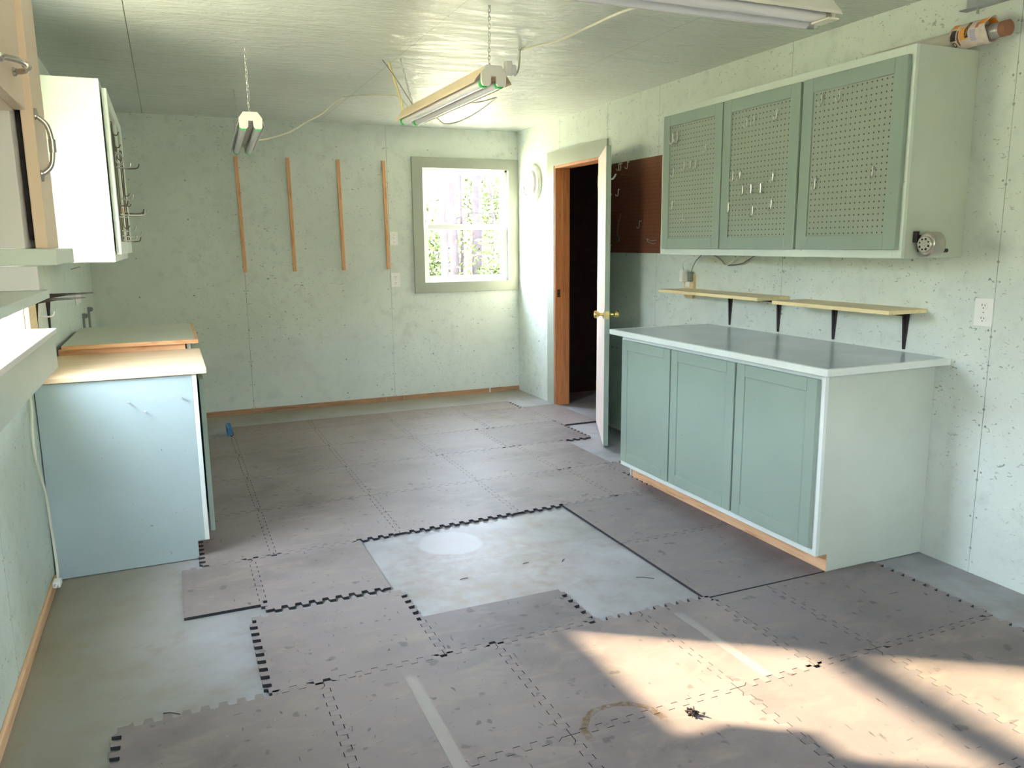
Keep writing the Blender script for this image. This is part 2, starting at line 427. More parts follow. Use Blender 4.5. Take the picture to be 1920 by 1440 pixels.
b.box(W + 1.5, W + 1.6, 4.6, D, 0, H); b.box(W + T, W + 1.5, 4.5, 4.6, 0, H); b.box(W + T, W + 1.5, 6.62, 6.72, 0, H)
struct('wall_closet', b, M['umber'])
# strip of bare sill plate under the far wall boards, and trim under the side wall
b = MB()
for x0, x1 in ((0.0, 2.30), (2.303, 2.468), (2.471, 3.318), (3.335, W)):
    b.box(x0, x1, D - 0.004, D, 0.0, 0.043)
struct('baseboard_back', b, M['sillwood'], origin=(0, D, 0))
struct('baseboard_left', MB().box(0.0, 0.013, YN, 3.70, 0.0, 0.045), M['pine_y'], origin=(0, 0, 0), bevel=0.003)

# ---- far window
w = sempty('window_1', (WX0, D, WZ0))
c = MB()
c.box(2.605, WX0 + 0.002, D - 0.02, D, 0.981, 2.185); c.box(WX1 - 0.002, W, D - 0.02, D, 0.981, 2.185)
c.box(WX0, WX1, D - 0.02, D, WZ1 - 0.002, 2.185); c.box(WX0, WX1, D - 0.02, D, 0.981, WZ0 + 0.002)
c.build('casing', M['sage_trim'], w, bevel=0.002)
f = MB(); y0, y1 = D + 0.03, D + 0.115
f.box(WX0, WX0 + 0.022, y0, y1, WZ0, WZ1); f.box(WX1 - 0.022, WX1, y0, y1, WZ0, WZ1)
f.box(WX0, WX1, y0, y1, WZ1 - 0.022, WZ1); f.box(WX0, WX1, y0, y1, WZ0, WZ0 + 0.012)
f.box(WX0 + .022, WX1 - .022, y0 + 0.02, y0 + 0.03, WZ1 - 0.035, WZ1 - 0.02)
f.build('window_frame', M['vinyl'], w, bevel=0.002)
def sash(name, x0, x1, z0, z1, ya, yb, st, top, bot, par):
    m = MB(); m.box(x0, x0 + st, ya, yb, z0, z1); m.box(x1 - st, x1, ya, yb, z0, z1)
    m.box(x0 + st, x1 - st, ya, yb, z1 - top, z1); m.box(x0 + st, x1 - st, ya, yb, z0, z0 + bot)
    return m.build(name, M['vinyl'], par, bevel=0.004)
lo = sash('lower_sash', WX0 + .02, WX1 - .02, WZ0 + .006, 1.597, D + 0.035, D + 0.068, .04, .045, .05, w)
up = sash('upper_sash', WX0 + .022, WX1 - .022, 1.553, WZ1 - .02, D + 0.072, D + 0.105, .026, .026, .035, w)
MB().box(WX0 + .055, WX1 - .055, D + .050, D + .053, WZ0 + .05, 1.556).build('pane', M['glass'], lo)
MB().box(WX0 + .04, WX1 - .04, D + .087, D + .090, 1.58, WZ1 - .04).build('pane', M['glass'], up)
for xc in (2.93, 3.28):
    k = MB(); k.box(xc - .03, xc + .03, D + .040, D + .066, 1.597, 1.603)
    k.tube(smoothpath([(xc - .025, D + .052, 1.603), (xc - .008, D + .046, 1.612), (xc + .018, D + .044, 1.609), (xc + .036, D + .042, 1.604)]), .004)
    k.build('sash_lock', M['vinyl'], lo)
# ---- side window over the ledge
w2 = sempty('window_2', (0, LY0, LZ0))
f = MB(); x0, x1 = -0.115, -0.06
f.box(x0, x1, LY0, LY0 + .03, LZ0, LZ1); f.box(x0, x1, LY1 - .03, LY1, LZ0, LZ1)
f.box(x0, x1, LY0, LY1, LZ1 - .03, LZ1); f.box(x0, x1, LY0, LY1, LZ0, LZ0 + .03)
f.box(x0, x1 + 0.005, LY0 + .03, LY1 - .03, 1.535, 1.60)
f.build('window_frame', M['vinyl'], w2, bevel=0.003)
MB().box(-.09, -.087, LY0 + .025, LY1 - .025, LZ0 + .025, 1.55).build('pane', M['glass'], w2)
MB().box(-.10, -.097, LY0 + .025, LY1 - .025, 1.58, LZ1 - .025).build('pane', M['glass'], w2)
j = MB(); j.box(-.115, -.001, LY1 - .006, LY1, LZ0, LZ1); j.box(-.115, -.001, LY0, LY0 + .006, LZ0, LZ1)
j.build('jamb_lining', M['pale_mint'], w2)
MB().box(0.0005, .018, LY1 + .002, LY1 + .20, 0.95, LZ1 + .09).build('casing', M['birch'], w2, bevel=0.002)

# ---- closet door
dr = sempty('door_1', (W, DY0, 0))
c = MB(); xa = W - 0.018
c.box(xa, W, DY1 - .003, DY1 + .128, 0, 2.181); c.box(xa, W, DY0 - .085, DY0 + .003, 0, 2.181); c.box(xa, W, DY0, DY1, DZ1 - .003, 2.181)
c.build('casing', M['sage_trim'], dr, bevel=0.002)
jb = MB(); jb.box(W - .012, W + T, DY1 - .022, DY1 - .002, 0, DZ1 - .005); jb.box(W - .012, W + T, DY0 + .002, DY0 + .022, 0, DZ1 - .005)
jb.box(W - .012, W + T, DY0 + .02, DY1 - .02, DZ1 - .025, DZ1 - .004)
jb.box(W + .05, W + T, DY1 - .036, DY1 - .022, 0, DZ1 - .03)
jb.build('jamb', M['jamb'], dr, bevel=0.0015)
st = MB(); st.box(W + .006, W + .034, DY1 - .0245, DY1 - .0215, .955, 1.02); st.box(W + .014, W + .026, DY1 - .0255, DY1 - .024, .975, 1.0, 1)
st.build('strike_plate', [M['brass'], M['dark']], dr)
# leaf: swung wide open into the room, free edge toward the cabinets
PX, PY = 3.606, 5.392; FX, FY = 3.262, 4.682
d = Vector((FX - PX, FY - PY, 0)); L = d.length; ux = d.normalized(); un = Vector((-ux.y, ux.x, 0))
if un.x > 0: un = -un                                     # un points to the room side of the open leaf
MD = Matrix(((ux.x, un.x, 0, PX), (ux.y, un.y, 0, PY), (0, 0, 1, 0), (0, 0, 0, 1)))
leaf = MB(); leaf.box(0, L, -.035, -.0015, .012, 2.05, 0, MD)
lf = leaf.build('door_leaf', M['sage'], dr, bevel=0.0015)
MB().box(.001, L - .001, -.0016, 0.0, .013, 2.049, 0, MD).build('unpainted_face', M['primer'], lf)['label'] = 'pinkish unpainted face'
ed = MB(); ed.box(L - .0005, L + .0012, -.030, -.006, .905, .96, 0, MD); ed.box(L + .001, L + .006, -.022, -.012, .925, .94, 0, MD)
ed.build('latch_plate', M['brass'], lf)
for sgn, y in ((1, 0.0), (-1, -.035)):
    kc = MD @ Vector((L - .06, y, .933)); ax = (MD.to_3x3() @ Vector((0, sgn, 0)))
    MB().lathe([(.031, 0), (.031, .004), (.022, .009), (.011, .013), (.011, .030), (.019, .036), (.025, .048), (.0265, .060), (.024, .066), (.012, .069), (0, .069)], kc, ax, 24).build('knob', M['brass'], lf, smooth=True)
for z in (.25, 1.05, 1.83):
    MB().tube([MD @ Vector((-.006, -.004, z)), MD @ Vector((-.006, -.004, z + .09))], .006, 10).build('hinge', M['brass'], dr, smooth=True)
hk = MB()
bp = MD @ Vector((L - .28, -.035, 1.86)); nb = MD.to_3x3() @ Vector((0, -1, 0))
hk.tube(smoothpath([bp, bp + nb * .03 + Vector((0, 0, -.005)), bp + nb * .05 + Vector((0, 0, .02)), bp + nb * .05 + Vector((0, 0, .03))]), .006)
hk.lathe([(.016, 0), (.016, .006), (0, .006)], bp, nb, 16)
hk.build('coat_hook', M['plastic'], lf, smooth=True)

# ---- power fittings
def duplex(nm, label, plane, u, z, wdt=.076, hgt=.122, toggle=False, blank=False):
    """plane: 'B' far wall (faces -y), 'R' right wall (faces -x), 'L' left wall (faces +x)"""
    if plane == 'B': Mx = Matrix(((1,0,0,u),(0,0,-1,D),(0,1,0,z),(0,0,0,1)))
    elif plane == 'R': Mx = Matrix(((0,0,-1,W),(-1,0,0,u),(0,1,0,z),(0,0,0,1)))
    else: Mx = Matrix(((0,0,1,0),(1,0,0,u),(0,1,0,z),(0,0,0,1)))
    r = thing(nm, Mx @ Vector((0, 0, 0)), label, 'light switch' if toggle else 'outlet')
    p = MB(); p.box(-wdt/2, wdt/2, -hgt/2, hgt/2, 0, .006, 0, Mx); p.build('cover_plate', M['plastic'], r, bevel=0.002)
    if toggle:
        MB().box(-.005, .005, -.004, .014, .006, .018, 0, Mx).build('toggle', M['plastic'], r, bevel=0.001)
        for q in (-.03, .03): MB().lathe([(.0035, 0), (.0035, .0015), (0, .0015)], Mx @ Vector((0, q, .006)), Mx.to_3x3() @ Vector((0,0,1)), 10).build('screw', M['steel'], r)
    elif not blank:
        for q in (-.0265, .0265):
            f = MB(); n = 20
            f.prism([(.0165 * math.cos(a) , q + max(-.0135, min(.0135, .0175 * math.sin(a)))) for a in [2 * math.pi * i / n for i in range(n)]], 2, .006, .0085, 0, None, Mx)
            f.box(-.0075, -.0052, q - .001, q + .008, .0085, .0089, 1, Mx); f.box(.0052, .0075, q - .001, q + .007, .0085, .0089, 1, Mx)
            f.box(-.0022, .0022, q - .0105, q - .0062, .0085, .0089, 1, Mx)
            f.build('socket', [M['plastic'], M['black']], r)
        MB().lathe([(.003, 0), (.003, .0015), (0, .0015)], Mx @ Vector((0, 0, .006)), Mx.to_3x3() @ Vector((0,0,1)), 10).build('screw', M['steel'], r)
    return r
duplex('light_switch', 'white light switch on the far wall beside the window', 'B', 2.425, 1.472, .070, .117, True)
duplex('wall_outlet', 'white duplex outlet on the far wall below the light switch', 'B', 2.427, 1.104, .082, .128)
duplex('wall_outlet', 'large white duplex outlet on the side wall beside the base cabinet', 'R', 2.214, 1.123, .082, .116)
duplex('wall_outlet', 'blank white cover plate on the wall behind the workbenches', 'L', 5.83, 1.10, .32, .075, blank=True)

# ---- bare wood battens on the far wall
BL = ['leftmost of the four thin wooden battens on the far wall', 'second thin wooden batten from the left on the far wall',
      'third thin wooden batten from the left on the far wall', 'thin wooden batten on the far wall nearest the window']
for (xt, xb), lab in zip(((1.130, 1.145), (1.540, 1.549), (1.958, 1.968), (2.354, 2.366)), BL):
    m = MB(); hw = .0135
    m.add([(xb-hw,D-.018,1.203),(xb+hw,D-.018,1.203),(xb+hw,D,1.203),(xb-hw,D,1.203),(xt-hw,D-.018,2.14),(xt+hw,D-.018,2.14),(xt+hw,D,2.14),(xt-hw,D,2.14)],
          [(0,3,2,1),(4,5,6,7),(0,1,5,4),(1,2,6,5),(2,3,7,6),(3,0,4,7)])
    tag(m.build('wood_batten', M['pine'], None, 0.0015, origin=(xb, D, 1.203)), lab, 'wood strip', 'battens on the far wall')

# ---- clock
cy, cz = 6.622, 1.945
ck = thing('wall_clock', (W, cy, cz), 'round white wall clock between the window corner and the door', 'clock')
MB().lathe([(.168, 0), (.168, .022), (.160, .032), (.128, .034), (.120, .030), (.112, .022)], (W, cy, cz), (-1, 0, 0), 48).build('case', M['plastic'], ck, smooth=True)
MB().lathe([(.122, .0), (.122, .040), (.118, .048), (.112, .048), (.110, .036)], (W - .004, cy, cz), (-1, 0, 0), 48).build('bezel', M['vinyl'], ck, smooth=True)
MB().lathe([(.110, 0), (.110, .004), (0, .004)], (W - .0405, cy, cz), (-1, 0, 0), 40).build('dial', M['dialface'], ck)
for ang, ln, nm in ((150, .055, 'hour_hand'), (185, .085, 'minute_hand')):
    a = math.radians(ang); dirv = Vector((0, -math.sin(a), math.cos(a)))
    MB().tube([Vector((W - .046, cy, cz)), Vector((W - .046, cy, cz)) + dirv * ln], .0022, 6).build(nm, M['greycord'], ck)

# ------------------------------------------------------------------ peg hooks
def j_path(o, n, size=1.0, long=0.0, up=(0, 0, 1)):
    """wire hook leaving the board at o along normal n"""
    o = Vector(o); n = Vector(n); z = Vector(up)
    if long:
        P = [(0, 0), (.010, .002), (.02, 0), (long * .55, -.002), (long * .85, 0), (long * .96, .008), (long, .022)]
    else:
        P = [(-.002, 0), (.008, .003), (.011, -.002), (.011, -.016), (.011, -.030), (.013, -.041), (.020, -.047), (.028, -.044), (.032, -.034)]
        P = [(a * size, b * size) for a, b in P]
    return smoothpath([o + n * a + z * b for a, b in P], 4)
def hook(o, n, label, group, mat='wire', size=1.0, long=0.0, r=.0026):
    m = MB(); m.tube(j_path(o, n, size, long), r, 8, 0)
    if not long:
        m.box(*sum(([o[i] - (.007 if abs(n[i]) < .5 else .0008), o[i] + (.007 if abs(n[i]) < .5 else .0008)] for i in range(2)), []), o[2] - .004, o[2] + .004)
    return tag(m.build('peg_hook', M[mat], None, smooth=True, origin=o), label, 'hook', group)

# ------------------------------------------------------------------ right wall cabinet
XF = 3.283; Y0, Y1, Z0, Z1 = 2.340, 4.058, 1.347, 2.171
wc = thing('wall_cabinet', (W, (Y0 + Y1) / 2, Z0), 'long mint wall cabinet with three sage pegboard doors above the worktop', 'cabinet')
m = MB()
m.box(XF + .018, W - .001, Y0, Y0 + .018, Z0, Z1); m.box(XF + .018, W - .001, Y1 - .018, Y1, Z0, Z1)
m.box(XF + .018, W - .001, Y0 + .018, Y1 - .018, Z0 + .012, Z0 + .03); m.box(XF + .018, W - .001, Y0 + .018, Y1 - .018, Z1 - .02, Z1 - .002)
m.box(W - .008, W - .001, Y0 + .018, Y1 - .018, Z0 + .03, Z1 - .02)
m.build('carcass', M['mint_side'], wc, bevel=0.0015)
m = MB()
m.box(XF, XF + .018, Y0, Y0 + .045, Z0, Z1); m.box(XF, XF + .018, Y1 - .045, Y1, Z0, Z1)
m.box(XF, XF + .018, Y0 + .045, Y1 - .045, Z0, Z0 + .05); m.box(XF, XF + .018, Y0 + .045, Y1 - .045, Z1 - .05, Z1)
for yy in (2.924, 3.484): m.box(XF, XF + .018, yy - .02, yy + .02, Z0 + .05, Z1 - .05)
m.build('face_frame', M['mint'], wc, bevel=0.0015)
def framed_door(name, par, xf, ya, yb, za, zb, st, thick, mat, pan_mat, depth, n=-1, railt=None, railb=None):
    """door facing n*x with front plane xf, stiles/rails and a recessed panel"""
    rt = railt or st; rb = railb or st
    xb = xf - n * thick; lo_, hi_ = min(xf, xb), max(xf, xb)
    m = MB()
    m.box(lo_, hi_, ya, ya + st, za, zb); m.box(lo_, hi_, yb - st, yb, za, zb)
    m.box(lo_, hi_, ya + st, yb - st, zb - rt, zb); m.box(lo_, hi_, ya + st, yb - st, za, za + rb)
    o = m.build(name, mat, par, bevel=0.003)
    px = xf - n * depth
    MB().box(min(px, px - n * .004), max(px, px - n * .004), ya + st - .003, yb - st + .003, za + rb - .003, zb - rt + .003).build('panel', pan_mat, o)
    return o
DOORS = [(3.487, 4.022), (2.931, 3.478), (2.357, 2.915)]
for i, (ya, yb) in enumerate(DOORS):
    pm = m_peg('sage_pegboard_%d' % i, srgb(152, 162, 148), PEGHOLE, ya + .075, 1.452, 1)
    o = framed_door('door', wc, 3.262, ya, yb, 1.381, 2.134, .062, .0205, M['sage'], pm, .008)
    for zz in (1.47, 2.05):
        yy = yb + .002 if i < 2 else ya - .002
for z, y in ((2.10, 2.3385), (2.105, 2.3385)):
    pass
G1 = 'wire hooks on the cabinet pegboard doors'; XP = 3.270
NX = (-1, 0, 0)
far, mid, near = 'the far pegboard door', 'the middle pegboard door', 'the near pegboard door'
for y, z, lab in (
    (3.618, 1.938, 'wire hook high on %s, by its inner stile' % far), (3.806, 1.862, 'first of three wire hooks in a row on %s' % far),
    (3.750, 1.862, 'second of three wire hooks in a row on %s' % far), (3.698, 1.862, 'third of three wire hooks in a row on %s' % far),
    (3.909, 1.834, 'wire hook halfway up the outer stile of %s' % far), (3.914, 1.652, 'wire hook low by the outer stile of %s' % far),
    (3.288, 2.026, 'first of two close wire hooks at the top of %s' % mid), (3.236, 2.030, 'second of two close wire hooks at the top of %s' % mid),
    (3.076, 2.033, 'single wire hook in the top inner corner of %s' % mid), (3.380, 1.770, 'first of two close wire hooks halfway up %s' % mid),
    (3.325, 1.770, 'second of two close wire hooks halfway up %s' % mid), (3.084, 1.746, 'wire hook halfway up the inner stile of %s' % mid),
    (3.299, 1.696, 'wire hook just beside the wire tool rack on %s' % mid), (3.407, 1.616, 'wire hook against the outer stile of %s' % mid),
    (3.086, 1.616, 'wire hook low by the inner stile of %s' % mid), (3.219, 1.590, 'lowest wire hook near the centre of %s' % mid),
    (2.796, 2.056, 'first of two wire hooks at the top of %s' % near), (2.693, 2.056, 'second of two wire hooks at the top of %s' % near),
    (2.491, 1.718, 'wire hook low by the inner stile of %s' % near), (2.808, 1.694, 'wire hook low by the outer stile of %s' % near)):
    hook((XP, y, z), NX, lab, G1)
# double U hook, double T hook, tool rack
m = MB()
for y in (3.923, 3.878): m.tube(j_path((XP, y, 2.03), NX, 1.15), .003, 8)
m.tube(smoothpath([(XP - .036, 3.923, 1.992), (XP - .037, 3.915, 1.975), (XP - .037, 3.90, 1.968), (XP - .037, 3.885, 1.975), (XP - .036, 3.878, 1.992)]), .003)
tag(m.build('double_hook', M['wire'], None, smooth=True, origin=(XP, 3.9, 2.03)), 'double U-shaped wire hook in the top corner of the far pegboard door', 'hook')
m = MB(); m.tube([(XP, 3.806, 1.578), (XP - .012, 3.806, 1.578), (XP - .012, 3.806, 1.542), (XP - .03, 3.806, 1.535)], .003)
m.tube([(XP - .012, 3.83, 1.545), (XP - .012, 3.775, 1.545)], .003)
tag(m.build('straight_hook', M['wire'], None, smooth=True, origin=(XP, 3.806, 1.578)), 'T-shaped wire hook near the bottom of the far pegboard door', 'hook')
m = MB()
for y in (3.235, 3.165): m.tube([(XP, y, 1.70), (XP - .012, y, 1.70), (XP - .012, y, 1.655), (XP - .030, y, 1.652)], .0035)
m.tube([(XP - .012, 3.265, 1.702), (XP - .012, 3.14, 1.702)], .003); m.tube([(XP - .012, 3.27, 1.660), (XP - .012, 3.225, 1.660)], .003); m.tube([(XP - .020, 3.22, 1.653), (XP - .020, 3.15, 1.653)], .003)
tag(m.build('tool_rack', M['wire'], None, smooth=True, origin=(XP, 3.2, 1.70)), 'small double wire tool rack in the centre of the middle pegboard door', 'rack')

# pencil sharpener on the cabinet's near side
ps = thing('pencil_sharpener', (3.38, Y0, 1.400), 'worn chrome crank pencil sharpener screwed to the wall cabinet side', 'pencil sharpener')
cyS = Y0 - .058; czS = 1.403
def oval(rx, rz, n=28): return [(cyS + rx * math.cos(2 * math.pi * i / n), czS + rz * math.sin(2 * math.pi * i / n)) for i in range(n)]
m = MB(); m.prism(oval(.040, .049), 0, 3.345, 3.418); m.build('body', M['castmetal'], ps, bevel=0.008, smooth=True)
m = MB(); m.lathe([(.033, 0), (.033, .006), (.030, .009), (0, .009)], (3.3455, cyS, czS), (-1, 0, 0), 28)
dl = m.build('hole_dial', M['castmetal'], ps, smooth=True)
m = MB()
for k in range(8):
    a = 2 * math.pi * k / 8 + .3; rr = .0035 + .0022 * ((k * 3) % 8) / 8
    m.lathe([(rr, 0), (rr, .0008), (0, .0008)], (3.3366, cyS + .0215 * math.cos(a), czS + .0215 * math.sin(a)), (-1, 0, 0), 12)
m.build('pencil_hole', M['dark'], dl)
MB().lathe([(.0045, 0), (.004, .003), (0, .004)], (3.3366, cyS, czS), (-1, 0, 0), 12).build('rivet', M['steel'], dl, smooth=True)
m = MB(); m.box(3.37, 3.41, Y0 - .03, Y0 - .0005, 1.372, 1.44); m.box(3.338, 3.352, Y0 - .022, Y0 - .0005, 1.41, 1.455)
m.build('mounting_bracket', M['iron'], ps, bevel=0.003)
m = MB(); m.tube([(3.415, cyS, czS), (3.430, cyS, czS)], .009, 12); m.tube(smoothpath([(3.427, cyS, czS + .012), (3.430, cyS, czS - .015), (3.432, cyS - .004, czS - .030)]), .006)
m.tube([(3.432, cyS - .004, czS - .026), (3.462, cyS - .006, czS - .026)], .008, 12)
m.build('crank', M['iron'], ps, smooth=True)

# ---- wrapped roll lying on the cabinet, its end past the cabinet side
RX, RZ = 3.545, 2.171
rl = thing('wrapped_roll', (RX, 2.35, RZ), 'paper-wrapped roll with orange printing lying on top of the wall cabinet', 'roll')
MB().lathe([(.036, 0), (.036, .42), (.034, .42)], (RX, 2.36, RZ + .040), (0, 1, 0), 20).build('film_roll', M['clear'], rl, smooth=True)
MB().lathe([(.028, 0), (.028, .055), (.030, .056), (.030, .12)], (RX, 2.165, RZ + .038), (0, 1, 0), 18).build('foil_core', M['foil'], rl, smooth=True)
MB().lathe([(.029, 0), (.029, .028), (.022, .028)], (RX, 2.158, RZ + .038), (0, 1, 0), 18).build('tube_end', M['copper'], rl, smooth=True)
t = NT('printed_wrapper'); p = t.pos(); sx = t.n('ShaderNodeSeparateXYZ'); t.l(p, sx.inputs[0])
U = t.math('DIVIDE', t.math('SUBTRACT', 2.374, sx.outputs[1]), 0.150)
V = t.math('DIVIDE', t.math('SUBTRACT', sx.outputs[2], RZ + .003), 0.088)
def rect(u0, u1, v0, v1):
    return t.math('MULTIPLY', t.math('MULTIPLY', t.math('GREATER_THAN', U, u0), t.math('LESS_THAN', U, u1)), t.math('MULTIPLY', t.math('GREATER_THAN', V, v0), t.math('LESS_THAN', V, v1)))
paper = t.ramp(t.noise(p, 30, 3), [(.3, srgb(214, 196, 186)), (.7, srgb(232, 218, 208))])
col = paper
for r, cc in ((rect(.02, .16, .80, 1.0), srgb(244, 160, 50)), (rect(.28, .48, .25, .78), srgb(246, 172, 70)), (rect(.03, .17, .28, .74), srgb(62, 56, 52)),
              (rect(.42, .52, .30, .98), srgb(92, 56, 36)), (rect(.76, .98, .72, 1.0), srgb(240, 150, 60)), (rect(.70, .80, .62, .86), srgb(196, 120, 96)),
              (rect(.20, .25, .08, .68), srgb(150, 84, 50)), (rect(.56, .74, .12, .60), srgb(214, 206, 226))):
    col = t.mix(r, col, cc)
wv = t.n('ShaderNodeTexWave'); wv.bands_direction = 'Z'; wv.inputs['Scale'].default_value = 70; t.l(p, wv.inputs[0])
col = t.mix(t.math('MULTIPLY', t.math('MULTIPLY', rect(.57, .73, .14, .58), t.step(wv.outputs[1], .55, .7)), .6), col, srgb(70, 66, 110))
col = t.mix(t.math('MULTIPLY', rect(.44, .50, .36, .92), t.step(t.noise(p, 260, 1), .55, .6)), col, srgb(226, 190, 140))
dd = t.math('SQRT', t.math('ADD', t.math('POWER', t.math('SUBTRACT', U, .10), 2), t.math('POWER', t.math('MULTIPLY', t.math('SUBTRACT', V, .13), .6), 2)))
col = t.mix(t.math('LESS_THAN', dd, .055), col, srgb(80, 74, 70)); col = t.mix(t.math('LESS_THAN', dd, .032), col, srgb(214, 202, 194))
M['print'] = t.done(col, 0.5, t.bump(t.noise(p, 25, 3), .3, .006))
m = MB(); ring = []
n = 22; rows = 7
for k in range(rows):
    yy = 2.222 + (2.376 - 2.222) * k / (rows - 1)
    for i in range(n):
        a = 2 * math.pi * i / n; sq = 1.0 + .10 * abs(math.cos(2 * a)) ; jit = 1 + .035 * math.sin(5 * a + k * 1.7)
        flare = 1.05 if k in (0, rows - 1) else 1.0
        ring.append((RX + .043 * sq * jit * flare * math.cos(a), yy + .004 * math.sin(3 * a), RZ + .046 + .043 * sq * jit * flare * math.sin(a)))
fs = [(k * n + i, k * n + (i + 1) % n, (k + 1) * n + (i + 1) % n, (k + 1) * n + i) for k in range(rows - 1) for i in range(n)]
m.add(ring, fs); o = m.build('paper_wrapper', M['print'], rl, smooth=True)
sd = o.modifiers.new('paper_thickness', 'SOLIDIFY'); sd.thickness = .0012

# ---- steel rail high on the wall
sr = thing('steel_rail', (W, 1.6, 2.33), 'galvanised steel angle rail bolted high on the wall above the cabinet end', 'rail')
m = MB(); m.box(W - .004, W, .4, 2.415, 2.333, 2.415); m.box(W - .045, W - .004, .4, 2.415, 2.333, 2.337)
m.build('angle', M['rail'], sr)
for y in (2.37, 2.0, 1.6):
    MB().lathe([(.012, 0), (.012, .002), (.008, .002), (.007, .010), (0, .010)], (W - .004, y, 2.375), (-1, 0, 0), 6).build('bolt', M['steel'], sr)
MB().tube([(W - .02, 2.35, 2.333), (W - .02, 2.35, 2.312)], .005, 8).build('bolt', M['steel'], sr)

# ---- brown pegboard behind the door
pb = MB().box(W - .010, W - .004, 4.580, 5.268, 1.345, 1.99)
pm = m_peg('brown_pegboard', srgb(128, 78, 60), srgb(40, 22, 18), 4.60, 1.36, 1)
pgo = thing('pegboard', (W, 4.92, 1.345), 'unpainted brown pegboard panel on the wall between door and wall cabinet', 'pegboard')
pb.build('board', pm, pgo)
m = MB()
for yy in (4.59, 4.92, 5.25):
    m.box(W - .004, W, yy - .01, yy + .01, 1.345, 1.99)
m.build('spacer', M['pine'], pgo)
G2 = 'wire hooks on the brown pegboard'; XB = W - .0105
for y, z, lab in ((5.235, 1.983, 'wire hook at the top of the brown pegboard beside the door edge'), (5.108, 1.980, 'first of two paired wire hooks along the brown pegboard top'),
    (5.080, 1.980, 'second of two paired wire hooks along the brown pegboard top'), (4.990, 1.983, 'wire hook at the brown pegboard top, nearest the wall cabinet'),
    (5.112, 1.800, 'wire hook high in the middle of the brown pegboard'), (5.225, 1.770, 'wire hook high on the brown pegboard behind the door edge'),
    (4.819, 1.564, 'lone wire hook halfway down the brown pegboard'), (5.216, 1.40, 'wire hook in the bottom corner of the brown pegboard by the door')):
    hook((XB, y, z), NX, lab, G2)
m = MB(); m.tube(smoothpath([(XB - .004, 5.087, 1.900), (XB - .012, 5.04, 1.897), (XB - .012, 4.95, 1.888), (XB - .004, 4.898, 1.876)]), .0025)
m.tube([(XB, 5.06, 1.899), (XB - .014, 5.06, 1.899)], .0025); m.tube([(XB, 4.92, 1.882), (XB - .014, 4.92, 1.882)], .0025)
tag(m.build('wire_rack', M['darkwire'], None, smooth=True, origin=(XB, 5, 1.89)), 'slanting dull wire rack high on the brown pegboard', 'rack')
m = MB(); m.tube(j_path((XB, 5.083, 1.62), NX), .0026)
m.tube(smoothpath([(XB - .022, 5.084, 1.572), (XB - .024, 5.092, 1.52), (XB - .022, 5.100, 1.472)]), .003)
m.lathe([(.022, -.004), (.025, 0), (.022, .004), (.012, .005)], (XB - .014, 5.103, 1.447), (-1, 0, 0), 20)
tag(m.build('hanging_chain_tool', M['darkwire'], None, smooth=True, origin=(XB, 5.09, 1.62)), 'thin rod with a round end hanging on the brown pegboard', 'tool')
m = MB(); m.tube(smoothpath([(XB - .004, 4.738, 1.440), (XB - .014, 4.70, 1.438), (XB - .014, 4.66, 1.428), (XB - .012, 4.597, 1.432)]), .0022)
m.tube(smoothpath([(XB - .014, 4.70, 1.438), (XB - .03, 4.68, 1.425), (XB - .03, 4.62, 1.410), (XB - .02, 4.597, 1.413)]), .0022)
m.tube([(XB, 4.715, 1.44), (XB - .014, 4.715, 1.44)], .0022); m.tube([(XB, 4.64, 1.43), (XB - .014, 4.64, 1.43)], .0022)
tag(m.build('wire_holder', M['wire'], None, smooth=True, origin=(XB, 4.66, 1.43)), 'bent wire holder at the bottom of the brown pegboard beside the wall cabinet', 'rack')

# ------------------------------------------------------------------ shelves under the cabinet
def shelf(label, ya, yb, zt, x0, bys, cutf=0.0):
    r = thing('wall_shelf', (W, (ya + yb) / 2, zt - .018), label, 'shelf', 'blond shelves above the worktop')
    m = MB(); m.prism([(x0, ya + cutf), (W - .0005, ya), (W - .0005, yb), (x0, yb)], 2, zt - .018, zt, 0, 1)
    m.build('board', [M['birch'], M['shelfedge']], r, bevel=0.001)
    for y in bys:
        b = MB()                                    # stamped steel bracket: tapering leg and arm
        b.prism([(y - .020, zt - .019), (y + .020, zt - .019), (y + .006, .925), (y - .006, .925)], 0, W - .007, W - .0005)
        zt2 = zt - .0185
        b.add([(W - .007, y - .016, zt2 - .006), (W - .007, y + .016, zt2 - .006), (x0 + .03, y + .006, zt2 - .004), (x0 + .03, y - .006, zt2 - .004),
               (W - .007, y - .016, zt2), (W - .007, y + .016, zt2), (x0 + .03, y + .006, zt2), (x0 + .03, y - .006, zt2)],
              [(0,3,2,1),(4,5,6,7),(0,1,5,4),(1,2,6,5),(2,3,7,6),(3,0,4,7)])
        b.prism([(W - .007, zt2 - .006), (x0 + .06, zt2 - .006), (W - .10, zt2 - .011), (W - .020, zt2 - .022), (W - .012, zt2 - .09), (W - .007, .935)], 1, y - .004, y + .004)
        b.build('bracket', M['iron'], r, bevel=0.001)
shelf('higher blond shelf board on two iron brackets, nearer the door', 3.335, 4.262, 1.125, 3.412, (3.826, 3.412))
shelf('lower blond shelf board on two iron brackets, nearer the large outlet', 2.484, 3.215, 1.118, 3.405, (3.012, 2.588))

